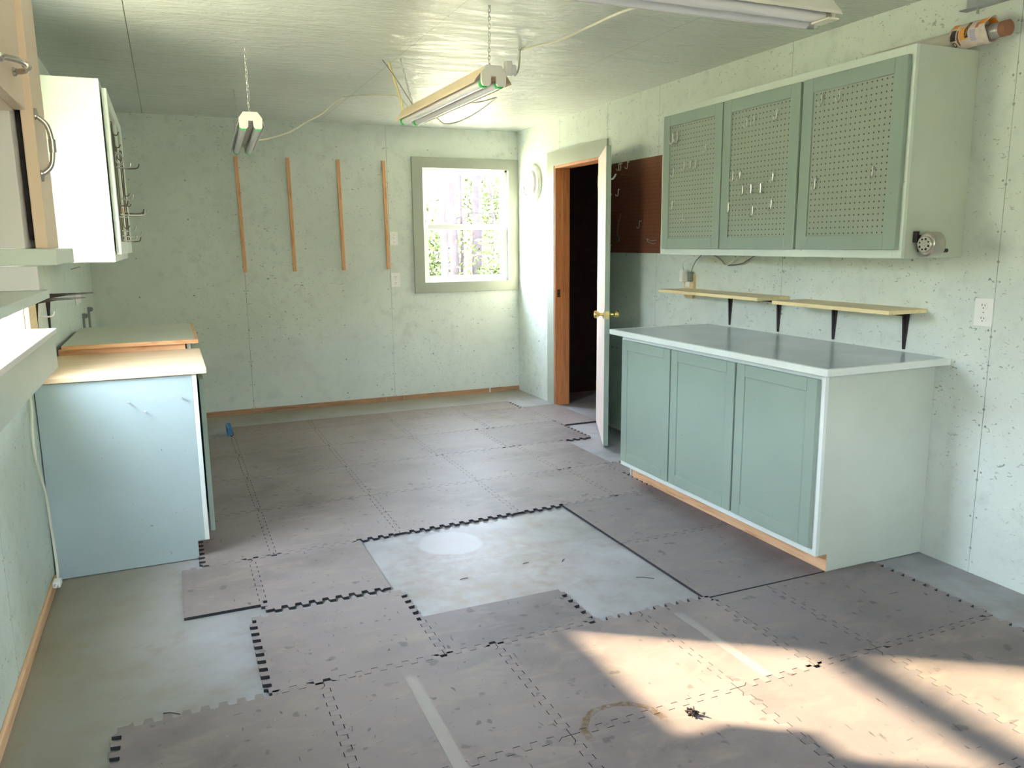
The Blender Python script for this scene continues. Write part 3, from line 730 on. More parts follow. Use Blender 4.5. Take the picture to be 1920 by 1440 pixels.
# wooden outlet mount with adapters and cords
om = thing('outlet_mount', (W, 4.22, 1.062), 'small wooden outlet mount with white plug at the end of the higher shelf', 'outlet mount')
m = MB(); m.prism([(4.272, 1.085), (4.255, 1.062), (4.185, 1.062), (4.172, 1.10), (4.172, 1.20), (4.195, 1.222), (4.250, 1.222), (4.272, 1.19)], 0, W - .022, W - .0005)
m.build('wood_block', M['birch'], om, bevel=0.002)
m = MB(); m.box(W - .028, W - .022, 4.205, 4.252, 1.135, 1.185); m.build('cover_plate', M['plastic'], om, bevel=0.002)
m = MB(); m.box(W - .075, W - .028, 4.224, 4.256, 1.166, 1.245); m.build('white_adapter', M['plastic'], om, bevel=0.006)
m = MB(); m.box(W - .055, W - .022, 4.170, 4.198, 1.17, 1.235); m.build('grey_plug', M['greycord'], om, bevel=0.008)
def cord(name, label, pts, r=.0035, mat='cord', cat='cord', sub=6, group=None):
    m = MB(); m.tube(smoothpath(pts, sub), r, 8)
    return tag(m.build(name, M[mat], None, smooth=True, origin=pts[0]), label, cat, group)
cord('white_cord', 'thin white cord from the wooden outlet mount, looped under the wall cabinet',
     [(W - .05, 4.242, 1.243), (W - .07, 4.225, 1.285), (W - .06, 4.15, 1.318), (W - .05, 4.08, 1.340), (W - .05, 4.045, 1.350), (W - .04, 3.98, 1.338), (W - .03, 3.865, 1.282), (W - .03, 3.80, 1.300), (W - .04, 3.72, 1.338), (W - .05, 3.66, 1.352), (W - .04, 3.67, 1.320), (W - .03, 3.70, 1.303), (W - .04, 3.60, 1.34), (W - .06, 3.52, 1.352)], .0034)
cord('lamp_cord', 'grey cord arching from the wooden outlet mount to the wall cabinet underside',
     [(W - .035, 4.182, 1.232), (W - .03, 4.172, 1.262), (W - .03, 4.135, 1.305), (W - .04, 4.075, 1.338), (W - .06, 4.03, 1.352), (W - .04, 3.97, 1.345), (W - .026, 3.90, 1.312), (W - .022, 3.86, 1.284), (W - .022, 3.78, 1.285), (W - .022, 3.70, 1.298), (W - .03, 3.62, 1.33), (W - .04, 3.55, 1.354)], .0034, 'greycord')

# ------------------------------------------------------------------ right base cabinet + worktop
XB0 = 3.000; BY0, BY1 = 2.416, 4.012; ZT = .884
bc = thing('base_cabinet', (3.3, (BY0 + BY1) / 2, 0), 'mint base cabinet with three sage doors beside the closet door', 'cabinet')
m = MB(); prof = [(XB0 + .018, .088), (3.066, .088), (3.066, .003), (W - .001, .003), (W - .001, ZT), (XB0 + .018, ZT)]
m.prism(prof, 1, BY0, BY0 + .018); m.prism(prof, 1, BY1 - .018, BY1)
m.box(XB0 + .018, W - .001, BY0 + .018, BY1 - .018, .09, .108); m.box(W - .01, W - .001, BY0 + .018, BY1 - .018, .108, ZT)
m.build('carcass', M['mint_side'], bc, bevel=0.0015)
m = MB(); m.box(XB0, XB0 + .018, BY0, BY0 + .042, .088, ZT); m.box(XB0, XB0 + .018, BY1 - .042, BY1, .088, ZT)
m.box(XB0, XB0 + .018, BY0 + .042, BY1 - .042, .088, .13); m.box(XB0, XB0 + .018, BY0 + .042, BY1 - .042, ZT - .05, ZT)
for yy in (2.956, 3.486): m.box(XB0, XB0 + .018, yy - .02, yy + .02, .13, ZT - .05)
m.build('face_frame', M['pale_mint'], bc, bevel=0.0015)
MB().box(3.064, 3.082, BY0 + .0005, BY1 - .03, .003, .088).build('toe_kick', M['pine_y'], bc, bevel=0.001)['label'] = 'bare pine toe kick'
for ya, yb in ((3.494, 3.982), (2.964, 3.482), (2.441, 2.950)):
    framed_door('door', bc, 2.978, ya, yb, .122, .856, .058, .0215, M['sage'], M['sage'], .007)
wt = thing('worktop', (3.29, 3.2, ZT), 'grey laminate worktop with mint edging on the base cabinet', 'worktop')
m = MB(); ex0, ey0, ey1 = 2.934, 2.345, 4.055
m.box(ex0, ex0 + .02, ey0, ey1, ZT + .0005, .914); m.box(ex0 + .02, W - .001, ey0, ey0 + .02, ZT + .0005, .914); m.box(ex0 + .02, W - .001, ey1 - .02, ey1, ZT + .0005, .914)
m.build('edging', M['pale_mint'], wt, bevel=0.0015)
MB().box(ex0 + .02, W - .001, ey0 + .02, ey1 - .02, ZT + .0005, .9135).build('laminate_top', M['laminate'], wt)

# ------------------------------------------------------------------ shop lights
def chain(m, a, b, link=.022, r=.0016, mi=0):
    a, b = Vector(a), Vector(b); d = b - a; n = max(2, int(d.length / (link * .72))); dn = d.normalized()
    x = dn.orthogonal().normalized(); y = dn.cross(x)
    for i in range(n):
        c = a + d * ((i + .5) / n); s = x if i % 2 else y
        m.tube([c + dn * (link / 2 * math.cos(q)) + s * (link * .28 * math.sin(q)) for q in [2 * math.pi * k / 8 for k in range(8)]], r, 5, mi, True)
def shop_light(label, ca, cb, ztop, chains, half=.085, green=True, tag_plate=False):
    """ca, cb: (x, y) of the two ends of the fixture; ztop: top of housing"""
    A = Vector((ca[0], ca[1], 0)); B = Vector((cb[0], cb[1], 0)); d = B - A; L = d.length; u = d.normalized(); s = Vector((u.y, -u.x, 0))
    Mx = Matrix(((s.x, u.x, 0, A.x), (s.y, u.y, 0, A.y), (0, 0, 1, ztop), (0, 0, 0, 1)))   # local x across, y along, z down from top
    r = thing('shop_light', (A.x + d.x / 2, A.y + d.y / 2, ztop), label, 'light fixture', 'hanging tube lights')
    t_ = .0012
    prof = [(-half, -.072), (-half + .004, -.062), (-.036, -.002), (.036, -.002), (half - .004, -.062), (half, -.072), (half + .002, -.0715), (half - .003, -.060), (.037, 0), (-.037, 0), (-half + .003, -.060), (-half - .002, -.0715)]
    m = MB(); vs0 = [Mx @ Vector((p[0], 0, p[1])) for p in prof]; vs1 = [Mx @ Vector((p[0], L, p[1])) for p in prof]; n = len(prof)
    m.add(vs0 + vs1, [(i, (i + 1) % n, n + (i + 1) % n, n + i) for i in range(n)])
    m.add(vs0, [(0, 1, 10, 11), (1, 2, 9, 10), (2, 3, 8, 9), (3, 4, 7, 8), (4, 5, 6, 7)]); m.add(vs1, [(0, 1, 10, 11), (1, 2, 9, 10), (2, 3, 8, 9), (3, 4, 7, 8), (4, 5, 6, 7)])
    m.build('reflector', M['cream_enamel'] if .08 < half < .09 else M['enamel'], r)
    MB().box(-.024, .024, .02, L - .02, -.034, -.002, 0, Mx).build('ballast_cover', M['enamel'], r, bevel=0.002)
    for yy in (0, L):
        y0_, y1_ = (yy - .010, yy + .006) if yy == 0 else (yy - .006, yy + .010)
        e = [(-.036, .002), (.036, .002), (.060, -.030), (.058, -.074), (.050, -.084), (.022, -.084), (.014, -.074), (.012, -.044), (-.012, -.044), (-.014, -.074), (-.022, -.084), (-.050, -.084), (-.058, -.074), (-.060, -.030)]
        m = MB(); ends = [Mx @ Vector((p[0], y0_, p[1])) for p in e] + [Mx @ Vector((p[0], y1_, p[1])) for p in e]; k = len(e)
        m.add(ends, [tuple(range(k)), tuple(range(k, 2 * k))] + [(i, (i + 1) % k, k + (i + 1) % k, k + i) for i in range(k)])
        m.build('end_plate', M['enamel'], r, bevel=0.0015)
    for xx in (-.038, .038):
        a = Mx @ Vector((xx, .012, -.070)); b_ = Mx @ Vector((xx, L - .012, -.070))
        tb = MB().tube([a, b_], .0185, 16).build('lamp_tube', M['tube'], r, smooth=True)
        for q, sg in ((a, -1), (b_, 1)):
            if green:
                MB().lathe([(.0195, -.022), (.0215, -.014), (.0215, .004), (.012, .004)], q, u * sg, 16).build('tube_cap', M['green'], tb, smooth=True)
            else:
                MB().lathe([(.019, -.018), (.019, .012), (.008, .012)], q, u * sg, 16).build('tube_cap', M['castmetal'], tb, smooth=True)
    for (tx, ty), yy in chains:
        m = MB(); low = Mx @ Vector((0, yy, .0)); top = Vector((tx, ty, H - .012))
        chain(m, top, low); m.lathe([(.006, 0), (.004, .012), (0, .013)], (tx, ty, H), (0, 0, -1), 8)
        m.build('chain', M['wire'], r)
    return r, Mx
shop_light('white two-tube shop light on chains nearest the wooden battens', (1.015, 4.525), (1.075, 5.745), 2.115, [((1.013, 4.549), .05), ((1.046, 5.746), 1.17)], .070)
shop_light('white two-tube shop light on chains hanging in front of the window', (1.930, 3.372), (1.905, 4.595), 2.188, [((1.924, 3.39), .04), ((1.838, 4.50), 1.15)], .088)
r3, M3 = shop_light('large white shop light high above the wall cabinet, crossing the ceiling', (2.690, 2.235), (1.470, 2.235), 2.238, [((2.60, 2.235), .09), ((1.56, 2.235), 1.13)], .098, False)
MB().box(-.115, -.035, .03, .075, -.096, -.090, 0, M3).build('socket_lip', M['cord'], r3, bevel=0.001)
cord('power_cord', 'white power cord drooping from the batten shop light to a ceiling staple',
     [(1.09, 5.35, 2.075), (1.20, 5.48, 2.10), (1.36, 5.58, 2.16), (1.48, 5.62, 2.235), (1.60, 5.67, 2.305), (1.70, 5.71, 2.39), (1.771, 5.726, 2.434)], .0055)
cord('power_cord', 'thin cord from the ceiling staple across to the window shop light',
     [(1.771, 5.726, 2.434), (1.84, 5.50, 2.410), (1.90, 5.25, 2.375), (1.93, 4.95, 2.32), (1.93, 4.70, 2.22), (1.92, 4.575, 2.184)], .004)
cord('power_cord', 'white power cord along the ceiling toward the large shop light',
     [(2.10, 3.52, 2.19), (2.22, 3.75, 2.27), (2.34, 4.00, 2.41), (2.367, 4.056, 2.434), (2.38, 3.92, 2.424), (2.40, 3.65, 2.40), (2.41, 3.35, 2.395), (2.40, 3.05, 2.38), (2.40, 2.60, 2.33), (2.42, 2.26, 2.242)], .0055)
cord('looped_cord', 'thin cord looping below the ceiling behind the window shop light',
     [(2.02, 4.45, 2.13), (2.12, 4.60, 2.12), (2.24, 4.66, 2.15), (2.33, 4.58, 2.20), (2.36, 4.42, 2.24), (2.30, 4.25, 2.22), (2.16, 4.12, 2.17), (2.03, 4.08, 2.15)], .0035, 'cord')
m = MB(); m.tube([(1.782, 4.56, 2.432), (1.84, 4.585, 2.28), (1.868, 4.588, 2.176)], .007, 6)
tag(m.build('hanging_strap', M['strap'], None, origin=(1.782, 4.56, 2.43)), 'yellowed strap from the ceiling to the far end of the window shop light', 'strap')
cord('tie_cord', 'thin grey cord from the ceiling beside the yellowed strap to the window shop light', [(1.741, 4.532, 2.434), (1.80, 4.50, 2.34), (1.885, 4.46, 2.192)], .0028, 'greycord')
pc = thing('plug_adapter', (2.06, 3.48, 2.19), 'small white plug and socket beside the near end of the window shop light', 'plug')
m = MB(); m.box(2.030, 2.062, 3.46, 3.49, 2.172, 2.236); m.build('socket', M['plastic'], pc, bevel=0.004)
m = MB(); m.box(2.062, 2.085, 3.462, 3.488, 2.182, 2.222); m.build('plug', M['vinyl'], pc, bevel=0.006)
m = MB(); m.tube([(2.03, 3.474, 2.190), (1.995, 3.46, 2.160)], .004); m.build('lead', M['cord'], pc)

# ------------------------------------------------------------------ left: wall cabinet with tool hooks
LX = .342; LY_0, LY_1, LZ_0, LZ_1 = 3.985, 5.262, 1.358, 2.140
lc = thing('wall_cabinet', (0, 4.62, LZ_0), 'pale mint wall cabinet with hook-covered doors beyond the tall white cabinets', 'cabinet')
m = MB(); m.box(.0005, LX - .018, LY_0, LY_0 + .018, LZ_0, LZ_1); m.box(.0005, LX - .018, LY_1 - .018, LY_1, LZ_0, LZ_1)
m.box(.0005, LX - .018, LY_0 + .018, LY_1 - .018, LZ_0 + .01, LZ_0 + .028); m.box(.0005, LX - .018, LY_0 + .018, LY_1 - .018, LZ_1 - .02, LZ_1 - .002); m.box(.0005, .008, LY_0 + .018, LY_1 - .018, LZ_0 + .028, LZ_1 - .02)
m.build('carcass', M['mint_side'], lc, bevel=0.0015)
m = MB(); m.box(LX - .018, LX, LY_0, LY_0 + .045, LZ_0, LZ_1); m.box(LX - .018, LX, LY_1 - .045, LY_1, LZ_0, LZ_1)
m.box(LX - .018, LX, LY_0 + .045, LY_1 - .045, LZ_0, LZ_0 + .045); m.box(LX - .018, LX, LY_0 + .045, LY_1 - .045, LZ_1 - .045, LZ_1)
m.build('face_frame', M['pale_mint'], lc, bevel=0.0015)
pl = m_peg('pale_pegboard', srgb(160, 172, 152), PEGHOLE, 4.09, 1.45, 1)
LD = ((4.015, 4.618), (4.632, 5.234))
for ya, yb in LD:
    dd_ = framed_door('door', lc, LX + .026, ya, yb, 1.390, 2.108, .06, .0215, M['mint'], pl, .009, 1)
G3 = 'hooks on the hook-covered cabinet doors'; XH = LX + .018; PXN = (1, 0, 0)
m = MB()                                   # thin rods hung along the doors
RODS = ((3.86, 1.44, 2.02), (4.02, 1.43, 1.98), (4.18, 1.45, 1.95), (4.45, 1.43, 1.97), (4.62, 1.44, 1.93), (4.84, 1.46, 1.95))
for i, (y, za, zb) in enumerate(RODS):
    y += .24; m = MB(); m.tube([(XH + .004, y, za), (XH + .004, y, zb)], .0035, 8); m.tube(smoothpath([(XH - .01, y, zb), (XH + .0, y, zb + .006), (XH + .004, y, zb - .002)]), .0035)
    m.tube([(XH - .008, y, za + .02), (XH + .004, y, za + .02)], .003)
    tag(m.build('hanging_rod', M['darkwire'], None, smooth=True, origin=(XH, y, za)), '%s thin rod from the camera, hanging on the hook-covered doors' % ('first', 'second', 'third', 'fourth', 'fifth', 'sixth')[i], 'rod', 'rods on the hook-covered doors')
HK = [(4.30, 1.815, 0.085, 'darkwire', 'long dark hook projecting farthest at the upper part'), (4.10, 1.80, 0.05, 'wire', 'pale hook just below the topmost rings'),
      (4.50, 1.600, 0.085, 'darkwire', 'upper of two long dark hooks at mid height'), (4.42, 1.585, 0.085, 'darkwire', 'lower of two long dark hooks at mid height'),
      (4.05, 1.575, 0.11, 'wire', 'long pale bright hook at mid height'), (4.12, 1.475, 0.075, 'wire', 'long pale hook near the bottom'),
      (4.80, 1.455, 0.05, 'darkwire', 'short dark hook at the far bottom'), (4.25, 1.66, 0.045, 'wire', 'short pale hook above the middle'),
      (3.95, 1.615, 0.03, 'darkwire', 'short dark hook on the near door above the bright hook'), (3.90, 1.56, 0.03, 'wire', 'short pale hook on the near door by its stile'),
      (4.05, 1.50, 0.05, 'wire', 'upper one of the low paired pale hooks'), (4.05, 1.455, 0.05, 'wire', 'lower one of the low paired pale hooks')]
for y, z, ln, mt, lab in HK:
    hook((XH - .004, y + .24, z), PXN, lab + ' on the hook-covered doors', G3, mt, 1.0, ln + .02, .0032)
for y, z, lab in ((3.93, 1.985, 'topmost J hook'), (4.02, 1.94, 'J hook under the topmost one'), (4.20, 1.90, 'J hook beside the ring hooks'), (4.60, 1.75, 'J hook high on the far half'), (4.70, 1.70, 'J hook below the high far one'), (4.20, 1.57, 'J hook beside the orange tag')):
    hook((XH - .004, y + .24, z), PXN, lab + ' on the hook-covered doors', G3, 'darkwire', 1.2)
for y, lab in ((4.36, 'first'), (4.44, 'second')):
    m = MB(); c0 = Vector((XH + .018, y, 1.845)); m.tube([c0 + Vector((.016 * math.cos(a), 0, .026 * math.sin(a))) for a in [2 * math.pi * k / 16 for k in range(16)]], .003, 6, 0, True)
    m.tube([(XH - .004, y, 1.872), (XH + .018, y, 1.872)], .003)
    tag(m.build('ring_hook', M['wire'], None, smooth=True, origin=c0), lab + ' wire ring hook high on the hook-covered cabinet doors', 'hook', G3)
for y, z, lab in ((4.51, 1.605, 'upper orange tag on the hook-covered cabinet doors'), (4.66, 1.590, 'lower orange tag on the hook-covered cabinet doors')):
    m = MB(); m.box(XH + .002, XH + .010, y - .008, y + .008, z - .012, z + .012)
    tag(m.build('orange_tag', M['pine'], None, 0.002, origin=(XH, y, z)), lab, 'tag', 'orange tags')

# ------------------------------------------------------------------ left: near hanging cabinets (white)
nc = thing('hanging_cabinet', (0, 1.0, 1.67), 'warm-lit white hanging cabinet nearest the camera with a bow handle at its bottom', 'cabinet')
NX1 = .337
m = MB(); m.box(.0005, NX1 - .02, .35, 1.742, 1.672, H - .002); m.build('carcass', M['cream'], nc, bevel=0.002)
o = MB().box(NX1 - .0195, NX1, 1.04, 1.740, 1.674, H - .006).build('door', M['cream'], nc, bevel=0.002)
o2 = MB().box(NX1 - .0195, NX1, .352, 1.036, 1.674, H - .006).build('door', M['cream'], nc, bevel=0.002)
def bow(pts_axis, par, mat='nickel'):
    a, b_, out = [Vector(q) for q in pts_axis]; d = b_ - a; m = MB()
    P = [a - out * .0, a + out * .35 + d * .04, a + d * .18 + out * .82, a + d * .5 + out, a + d * .82 + out * .82, b_ + out * .35 - d * .04, b_]
    pth = smoothpath(P, 5); k = len(pth)
    m.tube(pth, [.0075 if i < 3 or i > k - 4 else .0048 for i in range(k)], 10)
    for q, sg in ((a, -1), (b_, 1)):
        m.tube([q, q + d.normalized() * sg * .014 + out * .06], [.008, .003], 8)
    mid_ = a + d * .5 + out; m.tube([mid_ - d.normalized() * .012, mid_ + d.normalized() * .012], .0065, 10)
    return m.build('handle', M[mat], par, smooth=True)
bow(((NX1, 1.52, 1.722), (NX1, 1.64, 1.722), (.028, 0, 0)), o)
bow(((NX1, .50, 1.722), (NX1, .62, 1.722), (.028, 0, 0)), o2)
tc = thing('tall_hanging_cabinet', (0, 1.9, 1.42), 'white hanging cabinet with bow handle and open door gap beyond the warm-lit one', 'cabinet')
m = MB(); m.box(.0005, .310, 1.745, 2.03, 1.424, H - .002); m.build('carcass', M['white'], tc, bevel=0.002)
o = MB().box(.322, .3435, 1.780, 1.945, 1.424, H - .006).build('door', M['cream'], tc, bevel=0.002)
MB().box(.312, .320, 1.80, 1.93, 1.44, H - .03).build('gap_shade_strip', M['black'], tc)  # black strip standing in for the shade inside the door gap
bow(((.3435, 1.794, 1.565), (.3435, 1.794, 1.672), (.024, 0.004, 0)), o)
MB().box(.0005, .360, 1.745, 2.05, 1.392, 1.4235).build('bottom_rail', M['mint'], tc, bevel=0.002)
bx = thing('hanging_shelf_box', (0, 1.6, 1.31), 'white box shelf with mint edges hung under the tall hanging cabinet', 'shelf')
m = MB(); m.box(.0005, .325, 1.75, 1.765, 1.345, 1.3915); m.build('back_board', M['white'], bx, bevel=0.001)
m = MB(); m.box(.0005, .336, .9, 1.785, 1.328, 1.3445); m.build('shelf_board', M['mint'], bx, bevel=0.002)
MB().box(.280, .297, 1.10, 1.25, 1.346, 1.52).build('upright', M['white'], bx, bevel=0.002)

# ledge under the side window
lg = thing('window_ledge', (0, 2.0, 1.04), 'boxed mint ledge with a pale worn top under the bright side window', 'ledge')
m = MB(); m.box(.185, .200, .4, 2.915, 1.042, 1.152); m.box(.0005, .185, 2.900, 2.915, 1.042, 1.152); m.box(.0005, .185, .4, 2.90, 1.042, 1.055)
m.build('fascia', M['mint_side'], lg, bevel=0.0015)
MB().box(.0005, .206, .4, 2.925, 1.1525, 1.168).build('top_board', M['white'], lg, bevel=0.002)

# ------------------------------------------------------------------ left base cabinets
b1 = thing('base_cabinet', (.3, 4.2, 0), 'blue-lit mint base cabinet with screws in its side, under the pine top', 'cabinet')
m = MB(); prof = [(.004, .003), (.582, .003), (.582, .088), (.612, .088), (.612, .862), (.004, .862)]
m.prism(prof, 1, 3.740, 3.758); m.prism(prof, 1, 4.492, 4.510); m.box(.004, .612, 3.758, 4.492, .09, .108); m.box(.004, .012, 3.758, 4.492, .108, .862); m.box(.012, .612, 3.758, 4.492, .845, .862)
m.build('carcass', M['mint_blue_lit'], b1, bevel=0.0015)
m = MB(); m.box(.612, .632, 3.740, 3.785, .088, .862); m.box(.612, .632, 4.465, 4.510, .088, .862); m.box(.612, .632, 3.785, 4.465, .088, .13); m.box(.612, .632, 3.785, 4.465, .82, .862)
m.build('face_frame', M['pale_mint'], b1, bevel=0.0015)
MB().box(.568, .581, 3.7605, 4.49, .003, .088).build('toe_kick', M['jamb'], b1)
framed_door('door', b1, .662, 3.775, 4.475, .115, .835, .058, .0215, M['sage'], M['sage'], .007, 1)
for x, z in ((.350, .758), (.412, .712), (.565, .758)):
    MB().lathe([(.0022, 0), (.0022, .022), (.005, .0225), (.005, .025), (0, .026)], (x, 3.740, z), (0, -1, .25), 10).build('screw', M['steel'], b1, smooth=True)
tp = thing('bench_top', (.33, 4.2, .8625), 'pale pine board top on the blue-lit mint base cabinet', 'worktop')
MB().box(.003, .676, 3.728, 4.505, .8645, .888).build('board', M['maple'], tp, bevel=0.003)
b2 = thing('base_cabinet', (.3, 5.3, 0), 'far base cabinet under the grey-topped bench against the side wall', 'cabinet')
m = MB(); prof = [(.004, .003), (.582, .003), (.582, .088), (.612, .088), (.612, .868), (.004, .868)]
m.prism(prof, 1, 4.562, 4.580); m.prism(prof, 1, 5.642, 5.660); m.box(.004, .612, 4.580, 5.642, .09, .108); m.box(.004, .612, 4.580, 5.642, .85, .868); m.box(.004, .012, 4.580, 5.642, .108, .85)
m.build('carcass', M['mint_side'], b2, bevel=0.0015)
MB().box(.012, .606, 4.53, 4.56, .80, .914).build('front_apron', M['pine_x'], b2, bevel=0.0015)
MB().box(.613, .632, 4.562, 5.66, .088, .914).build('face_frame', M['pale_mint'], b2, bevel=0.0015)
MB().box(.012, .606, 4.56, 5.65, .869, .880).build('cross_board', M['umber'], b2)
framed_door('door', b2, .655, 4.60, 5.635, .115, .835, .058, .0215, M['sage'], M['sage'], .007, 1)
t2 = thing('bench_top', (.33, 5.0, .915), 'grey hardboard top with wood edging on the far base cabinet', 'worktop')
MB().box(.03, .656, 4.520, 5.50, .9145, .935).build('board', M['greytop'], t2, bevel=0.001)
m = MB(); m.box(.03, .672, 4.504, 4.520, .9145, .935); m.box(.656, .672, 4.520, 5.50, .9145, .935)
m.build('wood_edging', M['pine_x'], t2, bevel=0.001)
# brackets with no shelf on the side wall, peg, grey stubs
for yb_, lab in ((4.00, 'bare brown shelf bracket on the side wall nearest the window'), (4.40, 'bare brown shelf bracket on the side wall over the pine top')):
    b = MB(); zt = 1.205
    b.prism([(yb_ - .018, zt), (yb_ + .018, zt), (yb_ + .005, 1.03), (yb_ - .005, 1.03)], 0, .0195 if yb_ < 3.95 else .0005, .009)
    b.add([(.009, yb_ - .016, zt - .006), (.009, yb_ + .016, zt - .006), (.205, yb_ + .005, zt - .003), (.205, yb_ - .005, zt - .003), (.009, yb_ - .016, zt), (.009, yb_ + .016, zt), (.205, yb_ + .005, zt), (.205, yb_ - .005, zt)],
          [(0,3,2,1),(4,5,6,7),(0,1,5,4),(1,2,6,5),(2,3,7,6),(3,0,4,7)])
    b.prism([(.009, zt - .006), (.19, zt - .006), (.09, zt - .011), (.020, zt - .022), (.012, zt - .09), (.009, 1.04)], 1, yb_ - .004, yb_ + .004)
    tag(b.build('shelf_bracket', M['iron'], None, 0.001, origin=(0, yb_, 1.03)), lab, 'bracket', 'bare shelf brackets')
hook((.0, 4.02, 1.125), PXN, 'white straight peg on the side wall between the bare brackets', 'wall pegs', 'plastic', 1.0, .075, .0035)
for y, zb, zt, lab in ((6.02, .905, .985, 'nearer grey metal clip strip on the side wall above the grey top'), (6.42, .88, 1.0, 'farther grey metal clip strip in the far corner above the grey top')):
    m = MB(); m.box(.0005, .012, y - .03, y + .03, zb - .12, zt); m.prism([(.012, zt), (.032, zt - .004), (.036, zt - .018), (.028, zt - .03), (.012, zt - .034)], 1, y - .02, y + .02)
    tag(m.build('metal_clip_strip', M['greycord'], None, 0.002, origin=(0, y, zb)), lab, 'bracket', 'grey clip strips')
m = MB(); m.tube([(.001, 5.62, 1.290), (.008, 5.9, 1.293), (.001, 6.2, 1.291)], .003, 6)
tag(m.build('wall_wire', M['darkwire'], None, origin=(0, 5.9, 1.29)), 'short dark wire on the side wall under the hook-covered cabinet', 'wire')
cp = thing('extension_cord', (.006, 3.6, .09), 'white cord hanging down the side wall to a plug near the floor', 'cord')
m = MB(); m.tube(smoothpath([(.010, 3.585, 1.04), (.010, 3.560, .90), (.010, 3.590, .80), (.009, 3.545, .70), (.010, 3.545, .60), (.012, 3.60, .50), (.013, 3.66, .41), (.012, 3.695, .28), (.014, 3.705, .17), (.022, 3.66, .075), (.030, 3.58, .056)], 8), .0055, 8)
m.build('lead', M['cord'], cp, smooth=True)
m = MB(); m.box(.016, .046, 3.535, 3.59, .046, .072); m.build('plug', M['plastic'], cp, bevel=0.006)
m = MB(); m.tube([(.026, 3.535, .064), (.026, 3.515, .064)], .002, 6); m.tube([(.036, 3.535, .056), (.036, 3.515, .056)], .002, 6); m.build('prong', M['steel'], cp)

# ------------------------------------------------------------------ foam floor mats
PIT = .0268; TD = .0135
def tooth(t):
    ph = (t / PIT) % 2.0
    w_ = .16
    if ph < w_: return -1 + 2 * (ph / w_)
    if ph < 1: return 1
    if ph < 1 + w_: return 1 - 2 * ((ph - 1) / w_)
    return -1
def edge_pts(a, b, kind, gap):
    """points from corner a to corner b (b excluded); zigzag follows the global coordinate, so neighbours mesh"""
    a = Vector((a[0], a[1])); b = Vector((b[0], b[1])); d = b - a; L_ = d.length; u = d / L_; inn = Vector((-u.y, u.x))
    if kind == 'S': return [a + inn * gap + u * gap]
    hor = abs(d.x) > abs(d.y); ca = a.x if hor else a.y; cb = b.x if hor else b.y
    pts = [a + inn * gap + u * gap]; sg = 1 if cb > ca else -1
    lo_, hi_ = min(ca, cb) + .03, max(ca, cb) - .03
    brk = []
    k = math.floor(lo_ / PIT) - 1
    while k * PIT < hi_ + PIT:
        for e in (k * PIT, (k + .16) * PIT):
            if lo_ < e < hi_: brk.append(e)
        k += 1
    brk.sort(reverse=(sg < 0))
    nrm = Vector((0, 1)) if hor else Vector((1, 0))
    pts.append(a + d * ((lo_ - ca) / (cb - ca) if sg > 0 else (hi_ - ca) / (cb - ca)) + inn * gap)
    for e in brk:
        ee = e + 1e-6 if abs((e / PIT) % 1.0) < .01 or abs((e / PIT) % 1.0) > .99 else e
        ph = (e / PIT) % 2.0
        # value at the break itself: start of flank keeps the old level, end of flank has the new one
        f = (e / PIT) % 1.0
        lvl = (-1 if int(round(e / PIT - f)) % 2 == 0 else 1) if (f < .05 or f > .95) else (1 if int(math.floor(e / PIT)) % 2 == 0 else -1)
        if f > .95: lvl = (-1 if int(round(e / PIT)) % 2 == 0 else 1)
        pts.append(a + d * ((e - ca) / (cb - ca)) + nrm * (TD * lvl) + inn * gap)
    pts.append(a + d * ((hi_ - ca) / (cb - ca) if sg > 0 else (lo_ - ca) / (cb - ca)) + inn * gap)
    return pts
def mat(c, kinds, label, m='matA', th=.012, gap=.0013):
    """c: corners bl, br, tr, tl; kinds: bottom, right, top, left"""
    poly = []
    for i in range(4): poly += edge_pts(c[i], c[(i + 1) % 4], kinds[i], gap)
    mb = MB(); mb.prism([(p.x, p.y) for p in poly], 2, .0004, th, 0, 1)
    cx = sum(q[0] for q in c) / 4; cy_ = sum(q[1] for q in c) / 4
    return tag(mb.build('foam_mat', [M[m], M['foam']], None, origin=(cx, cy_, 0)), label, 'floor mat', 'interlocking foam floor mats')
def R(x0, x1, y0, y1): return [(x0, y0), (x1, y0), (x1, y1), (x0, y1)]
mrow = 'worn grey foam mat, '
O5 = ('first', 'second', 'third', 'fourth', 'fifth', 'sixth')
xs = [.305, .914, 1.524, 2.125, 2.725, 3.325]
for i in range(5):
    mat(R(xs[i], xs[i + 1], 1.235, 1.845), 'ZZZZ', mrow + 'row nearest the camera, %s from the wall' % O5[i], ('matC', 'matA', 'matA', 'matB', 'matC')[i])
for i, lab in ((3, 'worn grey foam mat at the near edge of the sunlit floor, closest to the camera'), (4, 'worn grey foam mat at the near corner of the sunlit floor by the bare strip')):
    mat(R(xs[i], xs[i + 1], .625, 1.235), 'ZZZZ', lab, 'matA')
xs = [.305, .914, 1.524, 2.125, 2.452, 2.735, 3.335]
for i in range(6):
    tops = [2.432] * 4 + [2.412] * 2
    mat(R(xs[i], xs[i + 1], 1.845, tops[i]), 'ZZ' + ('Z' if i < 4 else 'S') + 'Z', mrow + 'row before the bare concrete square, %s from the wall' % O5[i], ('matC', 'matA', 'matA', 'matA', 'matB', 'matB')[i])
mat(R(.742, 1.335, 2.432, 3.006), 'ZZZZ', 'footprinted grey foam mat with open teeth on three sides beside the bare concrete', 'matA')
mat(R(1.335, 1.932, 2.432, 2.738), 'ZZSZ', 'half-width grey foam mat with a straight cut edge at the bare concrete square', 'matB')
mat([(2.432, 2.418), (3.062, 2.418), (3.062, 3.06), (2.432, 3.06)], 'SSZS', 'dark speckled foam mat at the foot of the near sage base door', 'matB')
y4 = lambda x: 3.575 + .044 * x
